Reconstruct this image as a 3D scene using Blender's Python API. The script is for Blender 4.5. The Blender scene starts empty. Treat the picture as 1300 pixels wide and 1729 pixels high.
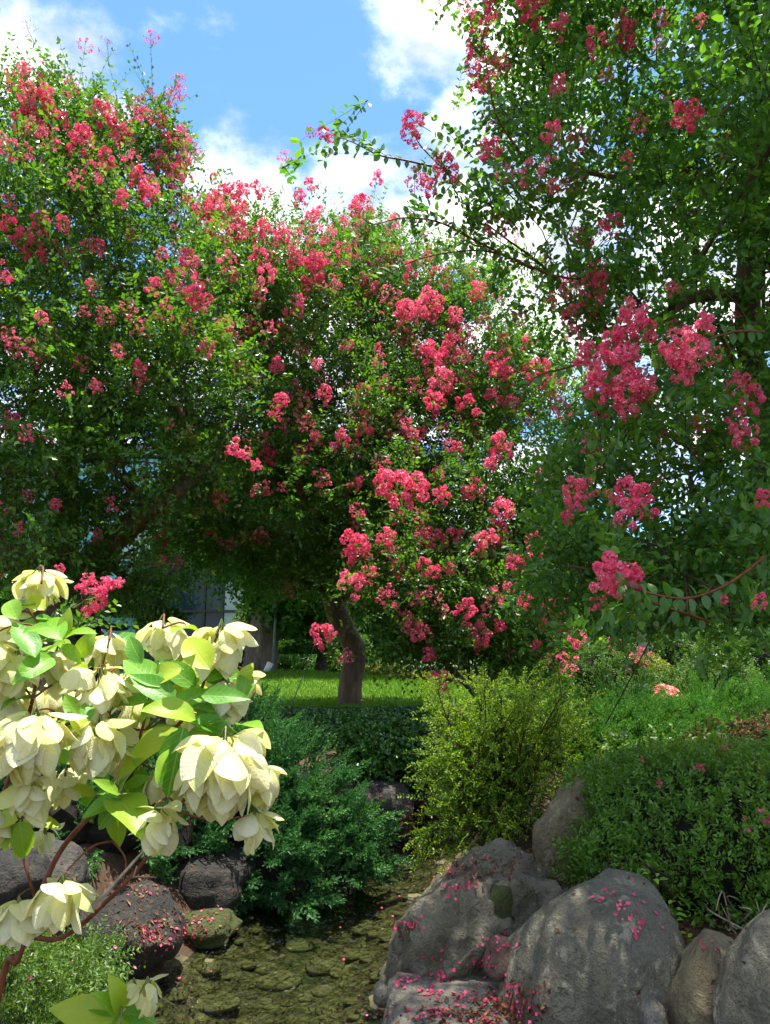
import bpy, math, random
import numpy as np
from mathutils import Vector, Matrix, noise
from mathutils.bvhtree import BVHTree

SC = bpy.context.scene
COL = SC.collection
PI = math.pi
R = math.radians
random.seed(7)

# ------------------------------------------------------------------ camera
CAM = np.array([0.0, 0.0, 1.9])
PITCH = R(9.84)
F = 1300.0
cd = bpy.data.cameras.new('camera')
cam = bpy.data.objects.new('camera', cd)
COL.objects.link(cam)
cam.location = CAM
cam.rotation_euler = (PI/2 + PITCH, 0, 0)
cd.sensor_fit = 'HORIZONTAL'
cd.angle = 2*math.atan(650/F)
cd.clip_start = 0.05
cd.clip_end = 5000
SC.camera = cam
cy = SC.cycles
cy.max_bounces = 6; cy.diffuse_bounces = 4; cy.glossy_bounces = 2; cy.transmission_bounces = 3; cy.transparent_max_bounces = 6
cy.caustics_reflective = False; cy.caustics_refractive = False

# ------------------------------------------------------------------ light
SUN = np.array([0.05, 0.10, 0.98]); SUN /= np.linalg.norm(SUN)
ELEV = math.asin(SUN[2]); AZ = math.atan2(SUN[0], SUN[1])
w = bpy.data.worlds.new('World'); SC.world = w; w.use_nodes = True
SC.view_settings.view_transform = 'Standard'
SC.view_settings.look = 'None'
SC.view_settings.exposure = 2.35
SC.view_settings.gamma = 1.0

def wnodes():
    nt = w.node_tree; N = nt.nodes; Lk = nt.links
    N.clear()
    out = N.new('ShaderNodeOutputWorld'); bg = N.new('ShaderNodeBackground')
    bg.inputs['Strength'].default_value = 0.13
    sky = N.new('ShaderNodeTexSky'); sky.sky_type = 'NISHITA'
    sky.sun_disc = False; sky.sun_elevation = ELEV; sky.sun_rotation = AZ
    sky.air_density = 1.15; sky.dust_density = 0.25; sky.ozone_density = 2.6
    tc = N.new('ShaderNodeTexCoord')
    # flatten the direction onto a cloud layer: dir.xy / (dir.z + k)
    sep = N.new('ShaderNodeSeparateXYZ'); Lk.new(tc.outputs['Generated'], sep.inputs[0])
    addz = N.new('ShaderNodeMath'); addz.operation = 'ADD'; addz.inputs[1].default_value = 0.35
    Lk.new(sep.outputs['Z'], addz.inputs[0])
    mx = N.new('ShaderNodeMath'); mx.operation = 'MAXIMUM'; mx.inputs[1].default_value = 0.1
    Lk.new(addz.outputs[0], mx.inputs[0])
    comb = N.new('ShaderNodeCombineXYZ')
    for i, k in enumerate('XY'):
        dv = N.new('ShaderNodeMath'); dv.operation = 'DIVIDE'
        Lk.new(sep.outputs[k], dv.inputs[0]); Lk.new(mx.outputs[0], dv.inputs[1]); Lk.new(dv.outputs[0], comb.inputs[i])
    n1 = N.new('ShaderNodeTexNoise'); n1.noise_dimensions = '3D'
    n1.inputs['Scale'].default_value = 2.6; n1.inputs['Detail'].default_value = 9; n1.inputs['Roughness'].default_value = 0.62
    off = N.new('ShaderNodeVectorMath'); off.operation = 'ADD'; off.inputs[1].default_value = CLOUD_OFF
    Lk.new(comb.outputs[0], off.inputs[0]); Lk.new(off.outputs[0], n1.inputs['Vector'])
    # cloud banks: where the big clouds stand
    acc = None
    for d, rad, amp in CLOUDS:
        dist = N.new('ShaderNodeVectorMath'); dist.operation = 'DISTANCE'
        Lk.new(tc.outputs['Generated'], dist.inputs[0]); dist.inputs[1].default_value = d
        mr = N.new('ShaderNodeMapRange'); mr.interpolation_type = 'SMOOTHSTEP'
        mr.inputs['From Min'].default_value = 0; mr.inputs['From Max'].default_value = rad
        mr.inputs['To Min'].default_value = amp; mr.inputs['To Max'].default_value = 0
        Lk.new(dist.outputs['Value'], mr.inputs['Value'])
        if acc is None: acc = mr.outputs[0]
        else:
            a = N.new('ShaderNodeMath'); a.operation = 'MAXIMUM'
            Lk.new(acc, a.inputs[0]); Lk.new(mr.outputs[0], a.inputs[1]); acc = a.outputs[0]
    for d, rad, amp in BLUES:
        dist = N.new('ShaderNodeVectorMath'); dist.operation = 'DISTANCE'
        Lk.new(tc.outputs['Generated'], dist.inputs[0]); dist.inputs[1].default_value = d
        mr = N.new('ShaderNodeMapRange'); mr.interpolation_type = 'SMOOTHSTEP'
        mr.inputs['From Min'].default_value = 0; mr.inputs['From Max'].default_value = rad
        mr.inputs['To Min'].default_value = amp; mr.inputs['To Max'].default_value = 0
        Lk.new(dist.outputs['Value'], mr.inputs['Value'])
        a = N.new('ShaderNodeMath'); a.operation = 'ADD'
        Lk.new(acc, a.inputs[0]); Lk.new(mr.outputs[0], a.inputs[1]); acc = a.outputs[0]
    s = N.new('ShaderNodeMath'); s.operation = 'ADD'
    Lk.new(n1.outputs['Fac'], s.inputs[0]); Lk.new(acc, s.inputs[1])
    mask = N.new('ShaderNodeMapRange'); mask.interpolation_type = 'SMOOTHSTEP'
    mask.inputs['From Min'].default_value = 0.42; mask.inputs['From Max'].default_value = 0.58
    Lk.new(s.outputs[0], mask.inputs['Value'])
    # billow shading inside the cloud
    n2 = N.new('ShaderNodeTexNoise'); n2.inputs['Scale'].default_value = 7; n2.inputs['Detail'].default_value = 6
    Lk.new(off.outputs[0], n2.inputs['Vector'])
    cr = N.new('ShaderNodeMix'); cr.data_type = 'RGBA'
    cr.inputs['A'].default_value = (1.35, 1.5, 1.72, 1); cr.inputs['B'].default_value = (4.2, 4.1, 3.95, 1)
    bm = N.new('ShaderNodeMapRange'); bm.inputs['From Min'].default_value = 0.40; bm.inputs['From Max'].default_value = 0.66
    Lk.new(n2.outputs['Fac'], bm.inputs['Value']); Lk.new(bm.outputs[0], cr.inputs['Factor'])
    tint = N.new('ShaderNodeMix'); tint.data_type = 'RGBA'; tint.blend_type = 'MULTIPLY'; tint.inputs['Factor'].default_value = 1
    tint.inputs['B'].default_value = (.27, .365, .49, 1); Lk.new(sky.outputs[0], tint.inputs['A'])
    mixc = N.new('ShaderNodeMix'); mixc.data_type = 'RGBA'
    Lk.new(mask.outputs[0], mixc.inputs['Factor']); Lk.new(tint.outputs['Result'], mixc.inputs['A']); Lk.new(cr.outputs['Result'], mixc.inputs['B'])
    Lk.new(mixc.outputs['Result'], bg.inputs['Color']); Lk.new(bg.outputs[0], out.inputs[0])

def raydir(px, py):
    a = (px-650)/F; b = (864.5-py)/F
    return np.array([a, math.cos(PITCH)-b*math.sin(PITCH), math.sin(PITCH)+b*math.cos(PITCH)])
def udir(px, py):
    d = raydir(px, py); return tuple(d/np.linalg.norm(d))
CLOUD_OFF = (3.1, 1.7, 0.0)
CLOUDS = [(udir(715, 50), 0.13, 0.22), (udir(840, 320), 0.22, 0.20), (udir(600, 440), 0.22, 0.25),
          (udir(430, 320), 0.12, 0.22), (udir(30, 110), 0.08, 0.07), (udir(370, 60), 0.12, 0.09), (udir(890, 90), 0.14, 0.20), (udir(780, 170), 0.08, 0.16)]
BLUES = [(udir(230, 60), 0.42, -0.14), (udir(500, 150), 0.30, -0.14), (udir(640, 300), 0.12, -0.06)]
wnodes()
sl = bpy.data.lights.new('sun', 'SUN'); sl.energy = 2.35; sl.angle = R(0.55); sl.color = (1.0, 0.955, 0.88)
so = bpy.data.objects.new('sun', sl); COL.objects.link(so); so.location = (0, 0, 30)
so.rotation_euler = Vector(SUN).to_track_quat('Z', 'Y').to_euler()

# ------------------------------------------------------------------ pixel helpers
def at(px, py, Y):
    d = raydir(px, py); return CAM + d*(Y/d[1])
def onz(px, py, z):
    d = raydir(px, py); return CAM + d*((z-CAM[2])/d[2])
def m_per_px(py, Y):
    return (Y/raydir(650, py)[1])/F

# ------------------------------------------------------------------ material helpers
class NT:
    def __init__(s, name):
        s.m = bpy.data.materials.new(name); s.m.use_nodes = True
        s.t = s.m.node_tree; s.N = s.t.nodes; s.L = s.t.links; s.N.clear()
        s.out = s.N.new('ShaderNodeOutputMaterial')
    def n(s, typ, **kw):
        x = s.N.new(typ)
        for k, v in kw.items():
            if k.startswith('i_'):
                k2 = k[2:].replace('_', ' ')
                x.inputs[k2].default_value = v
            else: setattr(x, k, v)
        return x
    def l(s, a, b): s.L.new(a, b)
    def ramp(s, fac, stops):
        r = s.N.new('ShaderNodeValToRGB'); e = r.color_ramp.elements
        while len(e) < len(stops): e.new(0.5)
        for el, (p, c) in zip(e, stops): el.position = p; el.color = (*c, 1)
        s.l(fac, r.inputs[0]); return r.outputs[0]
    def noise(s, vec, scale, detail=4, rough=0.55):
        x = s.n('ShaderNodeTexNoise'); x.inputs['Scale'].default_value = scale
        x.inputs['Detail'].default_value = detail; x.inputs['Roughness'].default_value = rough
        if vec is not None: s.l(vec, x.inputs['Vector'])
        return x.outputs['Fac']
    def math(s, op, a, b=0.0):
        x = s.n('ShaderNodeMath', operation=op)
        for i, v in enumerate((a, b)):
            if isinstance(v, (int, float)): x.inputs[i].default_value = v
            else: s.l(v, x.inputs[i])
        return x.outputs[0]
    def mixc(s, f, a, b, blend='MIX'):
        x = s.n('ShaderNodeMix', data_type='RGBA', blend_type=blend)
        for k, v in (('Factor', f), ('A', a), ('B', b)):
            if isinstance(v, (int, float)): x.inputs[k].default_value = v
            elif isinstance(v, tuple): x.inputs[k].default_value = (*v, 1)
            else: s.l(v, x.inputs[k])
        return x.outputs['Result']
    def maprange(s, v, a, b, c=0.0, d=1.0):
        x = s.n('ShaderNodeMapRange'); x.inputs['From Min'].default_value = a; x.inputs['From Max'].default_value = b
        x.inputs['To Min'].default_value = c; x.inputs['To Max'].default_value = d
        s.l(v, x.inputs['Value']); return x.outputs[0]
    def bump(s, h, strength=0.5, dist=0.02):
        x = s.n('ShaderNodeBump'); x.inputs['Strength'].default_value = strength; x.inputs['Distance'].default_value = dist
        s.l(h, x.inputs['Height']); return x.outputs[0]
    def pr(s, col, rough=0.6, spec=0.4, normal=None):
        p = s.n('ShaderNodeBsdfPrincipled')
        if isinstance(col, tuple): p.inputs['Base Color'].default_value = (*col, 1)
        else: s.l(col, p.inputs['Base Color'])
        if isinstance(rough, (int, float)): p.inputs['Roughness'].default_value = rough
        else: s.l(rough, p.inputs['Roughness'])
        p.inputs['Specular IOR Level'].default_value = spec
        if normal is not None: s.l(normal, p.inputs['Normal'])
        return p.outputs[0]
    def done(s, sh): s.l(sh, s.out.inputs[0]); return s.m

def leaf_mat(name, stops, transl=0.35, tcol=(1.5, 1.5, 0.7), rough=0.42, spec=0.45, obj_rand=False, patch=0.0):
    t = NT(name)
    g = t.n('ShaderNodeNewGeometry')
    f = g.outputs['Random Per Island']
    if obj_rand:
        oi = t.n('ShaderNodeObjectInfo'); f = t.math('ADD', t.math('MULTIPLY', f, .45), t.math('MULTIPLY', oi.outputs['Random'], .55))
    if patch:
        f = t.math('ADD', t.math('MULTIPLY', f, 1-patch), t.math('MULTIPLY', t.maprange(t.noise(g.outputs['Position'], 1.1, 2), .3, .7), patch))
    c = t.ramp(f, stops)
    p = t.pr(c, rough, spec)
    tr = t.n('ShaderNodeBsdfTranslucent')
    t.l(t.mixc(1.0, c, tcol, 'MULTIPLY'), tr.inputs['Color'])
    mx = t.n('ShaderNodeMixShader'); mx.inputs[0].default_value = transl
    t.l(p, mx.inputs[1]); t.l(tr.outputs[0], mx.inputs[2])
    return t.done(mx.outputs[0])

M = {}
M['leaf_myrtle'] = leaf_mat('crape_myrtle_leaf', [(0, (0.0366, 0.096, 0.0137)), (0.5, (0.0634, 0.162, 0.021)), (0.88, (0.1159, 0.228, 0.0231)), (1, (0.244, 0.288, 0.0263))], .42, (1.9, 1.9, .7), .38, .5, patch=.35)
M['leaf_myrtle_near'] = leaf_mat('crape_myrtle_leaf_blue_green', [(0, (0.045, 0.1233, 0.0243)), (0.6, (0.0801, 0.1936, 0.0315)), (0.9, (0.1378, 0.2641, 0.0315)), (1, (0.3005, 0.3742, 0.0304))], .42, (2.0, 2.1, .7), .36, .5, patch=.3)
M['leaf_dark'] = leaf_mat('dark_tree_leaf', [(0, (0.0228, 0.0694, 0.0112)), (0.6, (0.0417, 0.1188, 0.0157)), (1, (0.0854, 0.1882, 0.0202))], .35, (1.6, 1.8, .6))
M['leaf_fresh'] = leaf_mat('fresh_shrub_leaf', [(0, (0.045, 0.108, 0.014)), (0.6, (0.081, 0.171, 0.021)), (1, (0.144, 0.225, 0.035))], .35, (1.5, 1.6, .6), .5)
M['leaf_hedge'] = leaf_mat('clipped_hedge_leaf', [(0, (0.0324, 0.105, 0.0162)), (0.6, (0.0595, 0.175, 0.023)), (1, (0.1352, 0.2798, 0.0288))], .15, (1.4, 1.6, .6), .3, .6)
M['leaf_azalea'] = leaf_mat('azalea_leaf', [(0, (0.0595, 0.1376, 0.0151)), (0.55, (0.1042, 0.2328, 0.0185)), (0.85, (0.1785, 0.2964, 0.021)), (1, (0.3869, 0.254, 0.0294))], .3, (1.5, 1.6, .6), .42, .45, patch=.3)
M['leaf_gold'] = leaf_mat('golden_bush_leaf', [(0, (0.0587, 0.1313, 0.012)), (0.5, (0.1368, 0.2625, 0.015)), (1, (0.2932, 0.42, 0.02))], .4, (1.5, 1.4, .5), .5, .3)
M['leaf_cuphea'] = leaf_mat('cuphea_leaf', [(0, (0.037, 0.0878, 0.0101)), (0.6, (0.0741, 0.1521, 0.0168)), (1, (0.1605, 0.2223, 0.0252))], .35, (1.5, 1.6, .6), .45)
M['leaf_yellow'] = leaf_mat('yellow_hedge_leaf', [(0, (.10, .14, .02)), (.6, (.2, .24, .03)), (1, (.32, .33, .05))], .3)
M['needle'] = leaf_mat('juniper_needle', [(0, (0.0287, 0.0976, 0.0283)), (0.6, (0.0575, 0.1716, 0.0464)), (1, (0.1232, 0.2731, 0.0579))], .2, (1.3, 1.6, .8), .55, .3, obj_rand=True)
M['needle_lit'] = leaf_mat('juniper_needle_green_lit', [(0, (0.0499, 0.1363, 0.0245)), (0.6, (0.0951, 0.2336, 0.0355)), (1, (0.1926, 0.3506, 0.0499))], .25, (1.3, 1.6, .7), .55, .3, obj_rand=True)  # ground-cover juniper green, brighter copy with sunlight put into the colour
M['pine'] = leaf_mat('pine_needle', [(0, (.035, .10, .02)), (.6, (.06, .15, .03)), (1, (.10, .20, .04))], .2, (1.3, 1.5, .6), .55, .3)
M['brown_leaf'] = leaf_mat('dry_brown_leaf', [(0, (.05, .025, .012)), (.6, (.11, .055, .022)), (1, (.20, .12, .05))], .2, (1.2, 1, .7), .7, .2)
M['litter'] = leaf_mat('leaf_litter', [(0, (.05, .018, .012)), (.5, (.12, .045, .022)), (.85, (.20, .09, .035)), (1, (.35, .22, .1))], .1, (1, 1, 1), .7, .2)
M['grass'] = leaf_mat('grass_blade', [(0, (0.066, 0.1656, 0.01)), (0.6, (0.1122, 0.2484, 0.014)), (1, (0.198, 0.3312, 0.02))], .35, (1.4, 1.5, .4), .5, .3)
M['bud'] = leaf_mat('bud_green_orange', [(0, (.16, .17, .03)), (.5, (.30, .22, .05)), (1, (.42, .16, .07))], .2)
M['orange'] = leaf_mat('orange_floret', [(0, (.75, .22, .02)), (1, (.8, .3, .03))], .2)
M['salmon'] = leaf_mat('salmon_petal', [(0, (.62, .10, .07)), (.5, (.75, .24, .18)), (1, (.80, .45, .36))], .25, (1.1, 1, 1), .55, .3)
M['white_petal'] = leaf_mat('white_petal', [(0, (.7, .62, .68)), (1, (.8, .78, .8))], .25, (1, 1, 1))

def petal_mat(name, stops, transl=.32, brown=0):
    t = NT(name)
    g = t.n('ShaderNodeNewGeometry'); oi = t.n('ShaderNodeObjectInfo')
    f = t.math('ADD', t.math('MULTIPLY', g.outputs['Random Per Island'], .65), t.math('MULTIPLY', oi.outputs['Random'], .35))
    c = t.ramp(f, stops)
    p = t.pr(c, .55, .25)
    tr = t.n('ShaderNodeBsdfTranslucent'); t.l(t.mixc(1.0, c, (1.15, 1.1, 1.1), 'MULTIPLY'), tr.inputs['Color'])
    mx = t.n('ShaderNodeMixShader'); mx.inputs[0].default_value = transl
    t.l(p, mx.inputs[1]); t.l(tr.outputs[0], mx.inputs[2])
    return t.done(mx.outputs[0])
M['pink'] = petal_mat('pink_petal', [(0, (.66, .045, .14)), (.4, (.85, .10, .22)), (.75, (.90, .20, .32)), (1, (.92, .40, .46))])
M['coral'] = petal_mat('coral_petal', [(0, (.55, .05, .07)), (.5, (.70, .13, .13)), (1, (.72, .28, .20))])
M['fallen'] = petal_mat('fallen_pink_petal', [(0, (.42, .02, .07)), (.5, (.66, .05, .14)), (1, (.80, .20, .28))], .1)

def bract_mat():
    t = NT('cream_bract')
    tc = t.n('ShaderNodeTexCoord'); oi = t.n('ShaderNodeObjectInfo')
    sp = t.n('ShaderNodeSeparateXYZ'); t.l(tc.outputs['Object'], sp.inputs[0])
    base = t.ramp(oi.outputs['Random'], [(0, (.74, .70, .33)), (.35, (.77, .74, .45)), (.75, (.79, .77, .57)), (1, (.68, .70, .22))])
    c = t.mixc(t.maprange(sp.outputs['X'], 0, .35, .55, 0), base, (.66, .70, .20))
    ay = t.math('ABSOLUTE', sp.outputs['Y'])
    v = t.math('SINE', t.math('MULTIPLY', t.math('SUBTRACT', sp.outputs['X'], t.math('MULTIPLY', ay, .9)), 48))
    n = t.noise(tc.outputs['Object'], 14, 4)
    mid = t.maprange(ay, 0, .02, 1, 0)
    h = t.math('ADD', t.math('ADD', t.math('MULTIPLY', v, .10), t.math('MULTIPLY', n, .8)), t.math('MULTIPLY', mid, -.9))
    p = t.pr(c, .5, .3, t.bump(h, .22, .02))
    tr = t.n('ShaderNodeBsdfTranslucent'); t.l(t.mixc(1.0, c, (1.05, 1.05, .72), 'MULTIPLY'), tr.inputs['Color'])
    mx = t.n('ShaderNodeMixShader'); mx.inputs[0].default_value = .46
    t.l(p, mx.inputs[1]); t.l(tr.outputs[0], mx.inputs[2])
    return t.done(mx.outputs[0])
M['bract'] = bract_mat()
def bigleaf_mat():
    t = NT('large_veined_leaf')
    tc = t.n('ShaderNodeTexCoord'); oi = t.n('ShaderNodeObjectInfo')
    sp = t.n('ShaderNodeSeparateXYZ'); t.l(tc.outputs['Object'], sp.inputs[0])
    base = t.ramp(oi.outputs['Random'], [(0, (.08, .26, .015)), (.35, (.16, .38, .02)), (.7, (.30, .47, .025)), (1, (.50, .55, .035))])
    ay = t.math('ABSOLUTE', sp.outputs['Y'])
    ph = t.math('MULTIPLY', t.math('SUBTRACT', sp.outputs['X'], t.math('MULTIPLY', ay, 1.0)), 52)
    v = t.math('SINE', ph)
    vein = t.maprange(v, .86, 1.0)
    mid = t.maprange(ay, .006, .014, 1, 0)
    vv = t.math('MAXIMUM', t.math('MULTIPLY', vein, .5), mid)
    c = t.mixc(t.math('MULTIPLY', vv, .6), base, (.42, .52, .10))
    c = t.mixc(t.math('MULTIPLY', t.noise(tc.outputs['Object'], 3, 3), .35), c, (.05, .16, .02))
    h = t.math('SUBTRACT', t.math('MULTIPLY', t.noise(tc.outputs['Object'], 12, 3), .4), vv)
    p = t.pr(c, .42, .38, t.bump(h, .16, .02))
    tr = t.n('ShaderNodeBsdfTranslucent'); t.l(t.mixc(1.0, c, (1.4, 1.4, .6), 'MULTIPLY'), tr.inputs['Color'])
    mx = t.n('ShaderNodeMixShader'); mx.inputs[0].default_value = .36
    t.l(p, mx.inputs[1]); t.l(tr.outputs[0], mx.inputs[2])
    return t.done(mx.outputs[0])
M['bigleaf'] = bigleaf_mat()

def bark_mat(name, stops, scale=6, zs=.25, bump=.6, rough=.75):
    t = NT(name)
    tc = t.n('ShaderNodeTexCoord')
    mp = t.n('ShaderNodeMapping'); mp.inputs['Scale'].default_value = (1, 1, zs); t.l(tc.outputs['Object'], mp.inputs[0])
    n = t.noise(mp.outputs[0], scale, 8, .62)
    n2 = t.noise(mp.outputs[0], scale*3.5, 5)
    f = t.maprange(n, .25, .75)
    c = t.ramp(f, stops)
    c = t.mixc(t.maprange(n2, .35, .7, 0, .5), c, tuple(x*.5 for x in stops[0][1]))
    h = t.math('ADD', n, t.math('MULTIPLY', n2, .5))
    return t.done(t.pr(c, rough, .25, t.bump(h, bump, .03)))
M['bark'] = bark_mat('myrtle_bark', [(0, (.075, .046, .027)), (.5, (.16, .10, .058)), (1, (.32, .225, .14))], 6, .3, .7, .65)
M['bark_dark'] = bark_mat('furrowed_bark', [(0, (.06, .045, .034)), (.5, (.18, .135, .105)), (1, (.33, .26, .205))], 9, .12, 1.0)
M['bark_pine'] = bark_mat('flaky_pine_bark', [(0, (.012, .010, .009)), (.5, (.05, .042, .036)), (1, (.13, .11, .095))], 9, .8, 1.0)
M['bark_pale'] = bark_mat('pale_peeling_bark', [(0, (.25, .18, .12)), (.5, (.48, .40, .30)), (1, (.62, .55, .45))], 8, .5, .4)
M['twig_red'] = bark_mat('reddish_stem', [(0, (.10, .03, .014)), (.5, (.20, .062, .026)), (1, (.28, .12, .05))], 30, .2, .3, .5)
M['twig_pale'] = bark_mat('dead_pale_twig', [(0, (.22, .16, .10)), (.5, (.40, .32, .22)), (1, (.52, .45, .36))], 30, .2, .3)
M['twig_dark'] = bark_mat('dark_twig', [(0, (.02, .013, .008)), (.5, (.05, .03, .018)), (1, (.09, .055, .03))], 30, .2, .3)
M['twig_green'] = bark_mat('green_stem', [(0, (.07, .10, .02)), (.5, (.14, .18, .04)), (1, (.2, .22, .07))], 30, .2, .2, .5)

def rock_mat(name, stops, lichen=.3, lcol=(.33, .33, .22), moss=.0, stain=.4, scale=3.0, warm=(.2, .13, .07), bump=.7):
    t = NT(name)
    tc = t.n('ShaderNodeTexCoord'); V = tc.outputs['Object']
    g = t.n('ShaderNodeNewGeometry')
    wv = t.n('ShaderNodeVectorMath', operation='ADD'); t.l(V, wv.inputs[0])
    nz = t.n('ShaderNodeTexNoise'); nz.inputs['Scale'].default_value = scale*1.5; t.l(V, nz.inputs['Vector'])
    sc_ = t.n('ShaderNodeVectorMath', operation='SCALE'); sc_.inputs['Scale'].default_value = .07; t.l(nz.outputs['Color'], sc_.inputs[0]); t.l(sc_.outputs[0], wv.inputs[1])
    W = wv.outputs[0]
    n1 = t.noise(W, scale, 8, .65); n2 = t.noise(W, scale*9, 6, .6); n3 = t.noise(W, scale*40, 4, .6)
    f = t.math('ADD', t.math('MULTIPLY', t.maprange(n1, .3, .7), .7), t.math('MULTIPLY', n2, .3))
    c = t.ramp(f, stops)
    c = t.mixc(t.maprange(n3, .5, .75, 0, .5), c, stops[-1][1])
    c = t.mixc(t.maprange(n3, .28, .42, .5, 0), c, tuple(x*.4 for x in stops[0][1]))
    ns = t.noise(W, scale*.7, 5, .7)
    c = t.mixc(t.maprange(ns, .52, .66, 0, stain), c, tuple(x*.45 for x in stops[0][1]))
    nw = t.noise(W, scale*1.9, 5, .7)
    c = t.mixc(t.maprange(nw, .55, .75, 0, .5), c, warm)
    nl = t.noise(W, scale*5.2, 7, .72)
    nl2 = t.noise(W, scale*1.3, 3)
    lm = t.math('MULTIPLY', t.maprange(nl, .53, .60), t.maprange(nl2, .40, .56))
    c = t.mixc(t.math('MULTIPLY', lm, lichen*2), c, lcol)
    if moss:
        nm = t.noise(W, scale*1.6, 6, .7)
        mm = t.maprange(nm, .62-moss*.3, .70-moss*.3)
        c = t.mixc(t.math('MULTIPLY', mm, .85), c, (.055, .075, .012))
    h = t.math('ADD', t.math('ADD', t.math('MULTIPLY', n1, .8), t.math('MULTIPLY', n2, .35)), t.math('MULTIPLY', n3, .12))
    return t.done(t.pr(c, .82, .28, t.bump(h, bump*1.6, .09)))
GREY = [(0, (.045, .038, .024)), (.5, (.11, .092, .058)), (1, (.21, .18, .12))]
M['rock_smooth'] = rock_mat('smooth_grey_rock', [(0, (.058, .054, .037)), (.5, (.138, .129, .090)), (1, (.27, .25, .18))], .5, (.30, .28, .19), 0, .35)
M['rock_rough'] = rock_mat('rough_tan_rock', [(0, (.08, .07, .045)), (.5, (.21, .185, .12)), (1, (.40, .36, .255))], .2, (.33, .33, .24), .06, .4, 3.2, bump=1.0)
M['rock_moss'] = rock_mat('mossy_rock', GREY, .2, (.3, .3, .2), 1.0, .3, 4)
M['rock_slab'] = rock_mat('flat_slab_rock', [(0, (.09, .08, .06)), (.5, (.20, .182, .14)), (1, (.37, .34, .275))], .1, (.3, .3, .25), 0, .45, 3, (.20, .12, .08))
M['rock_red'] = rock_mat('reddish_rock', [(0, (.11, .06, .045)), (.5, (.22, .125, .09)), (1, (.32, .20, .15))], .1, (.3, .3, .25), 0, .2, 9)
M['rock_yellow'] = rock_mat('ochre_rock', [(0, (.10, .078, .040)), (.5, (.22, .175, .095)), (1, (.37, .31, .18))], .35, (.40, .35, .18), .1, .3, 4, (.24, .17, .07))
M['rock_dark'] = rock_mat('dark_shaded_rock', [(0, (.014, .013, .011)), (.5, (.034, .031, .026)), (1, (.07, .064, .054))], .1, (.16, .15, .12), .0, .4, 3)  # dark rock, darkened further: shade of shrub and tree put into the colour
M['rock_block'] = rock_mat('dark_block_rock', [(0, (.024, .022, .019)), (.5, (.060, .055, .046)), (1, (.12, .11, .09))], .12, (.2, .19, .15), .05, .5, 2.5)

def simple_noise_mat(name, stops, scale, rough=.85, bump=.5, dist=.03, spec=.2):
    t = NT(name); tc = t.n('ShaderNodeTexCoord')
    n = t.noise(tc.outputs['Object'], scale, 8, .65); n2 = t.noise(tc.outputs['Object'], scale*8, 5)
    f = t.math('ADD', t.math('MULTIPLY', t.maprange(n, .3, .7), .65), t.math('MULTIPLY', n2, .35))
    return t.done(t.pr(t.ramp(f, stops), rough, spec, t.bump(t.math('ADD', n, n2), bump, dist)))
M['rock_bed'] = simple_noise_mat('stream_stone', [(0, (.06, .055, .028)), (.5, (.12, .108, .056)), (1, (.23, .205, .12))], 1.6, .7, .25, .01)
M['soil'] = simple_noise_mat('soil', [(0, (.030, .018, .010)), (.5, (.065, .040, .022)), (1, (.11, .07, .04))], 6)
def bed_mat():
    t = NT('stream_bed'); tc = t.n('ShaderNodeTexCoord'); V = tc.outputs['Object']
    vo = t.n('ShaderNodeTexVoronoi'); vo.inputs['Scale'].default_value = 16; t.l(V, vo.inputs['Vector'])
    vo2 = t.n('ShaderNodeTexVoronoi'); vo2.inputs['Scale'].default_value = 38; t.l(V, vo2.inputs['Vector'])
    n = t.noise(V, 3, 6, .6); n2 = t.noise(V, 20, 5)
    sp = t.n('ShaderNodeSeparateXYZ'); t.l(vo.outputs['Color'], sp.inputs[0])
    f = t.math('ADD', t.math('MULTIPLY', sp.outputs['X'], .35), t.math('MULTIPLY', t.maprange(n, .3, .7), .65))
    c = t.ramp(f, [(0, (.035, .032, .015)), (.4, (.10, .092, .046)), (.8, (.18, .16, .085)), (1, (.28, .25, .165))])
    c = t.mixc(t.maprange(vo.outputs['Distance'], .25, .6, 0, .6), c, (.03, .026, .012))
    c = t.mixc(t.maprange(n2, .55, .7, 0, .5), c, (.05, .06, .018))
    h = t.math('ADD', t.math('MULTIPLY', vo.outputs['Distance'], -1), t.math('MULTIPLY', vo2.outputs['Distance'], -.4))
    return t.done(t.pr(c, .8, .2, t.bump(h, .9, .04)))
M['bed'] = bed_mat()
M['lawn'] = simple_noise_mat('lawn_base', [(0, (.045, .09, .010)), (.5, (.08, .15, .012)), (1, (.11, .17, .02))], 2)
M['plain'] = simple_noise_mat('far_grass', [(0, (.04, .08, .015)), (.5, (.07, .12, .02)), (1, (.10, .15, .03))], .6)
M['shaded_twigmass'] = simple_noise_mat('shaded_inner_twigs', [(0, (.010, .010, .006)), (.5, (.022, .020, .012)), (1, (.045, .036, .02))], 25, .9, 1.0)  # twig mass as solid filler, inner shade put into its near-black colour

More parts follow.
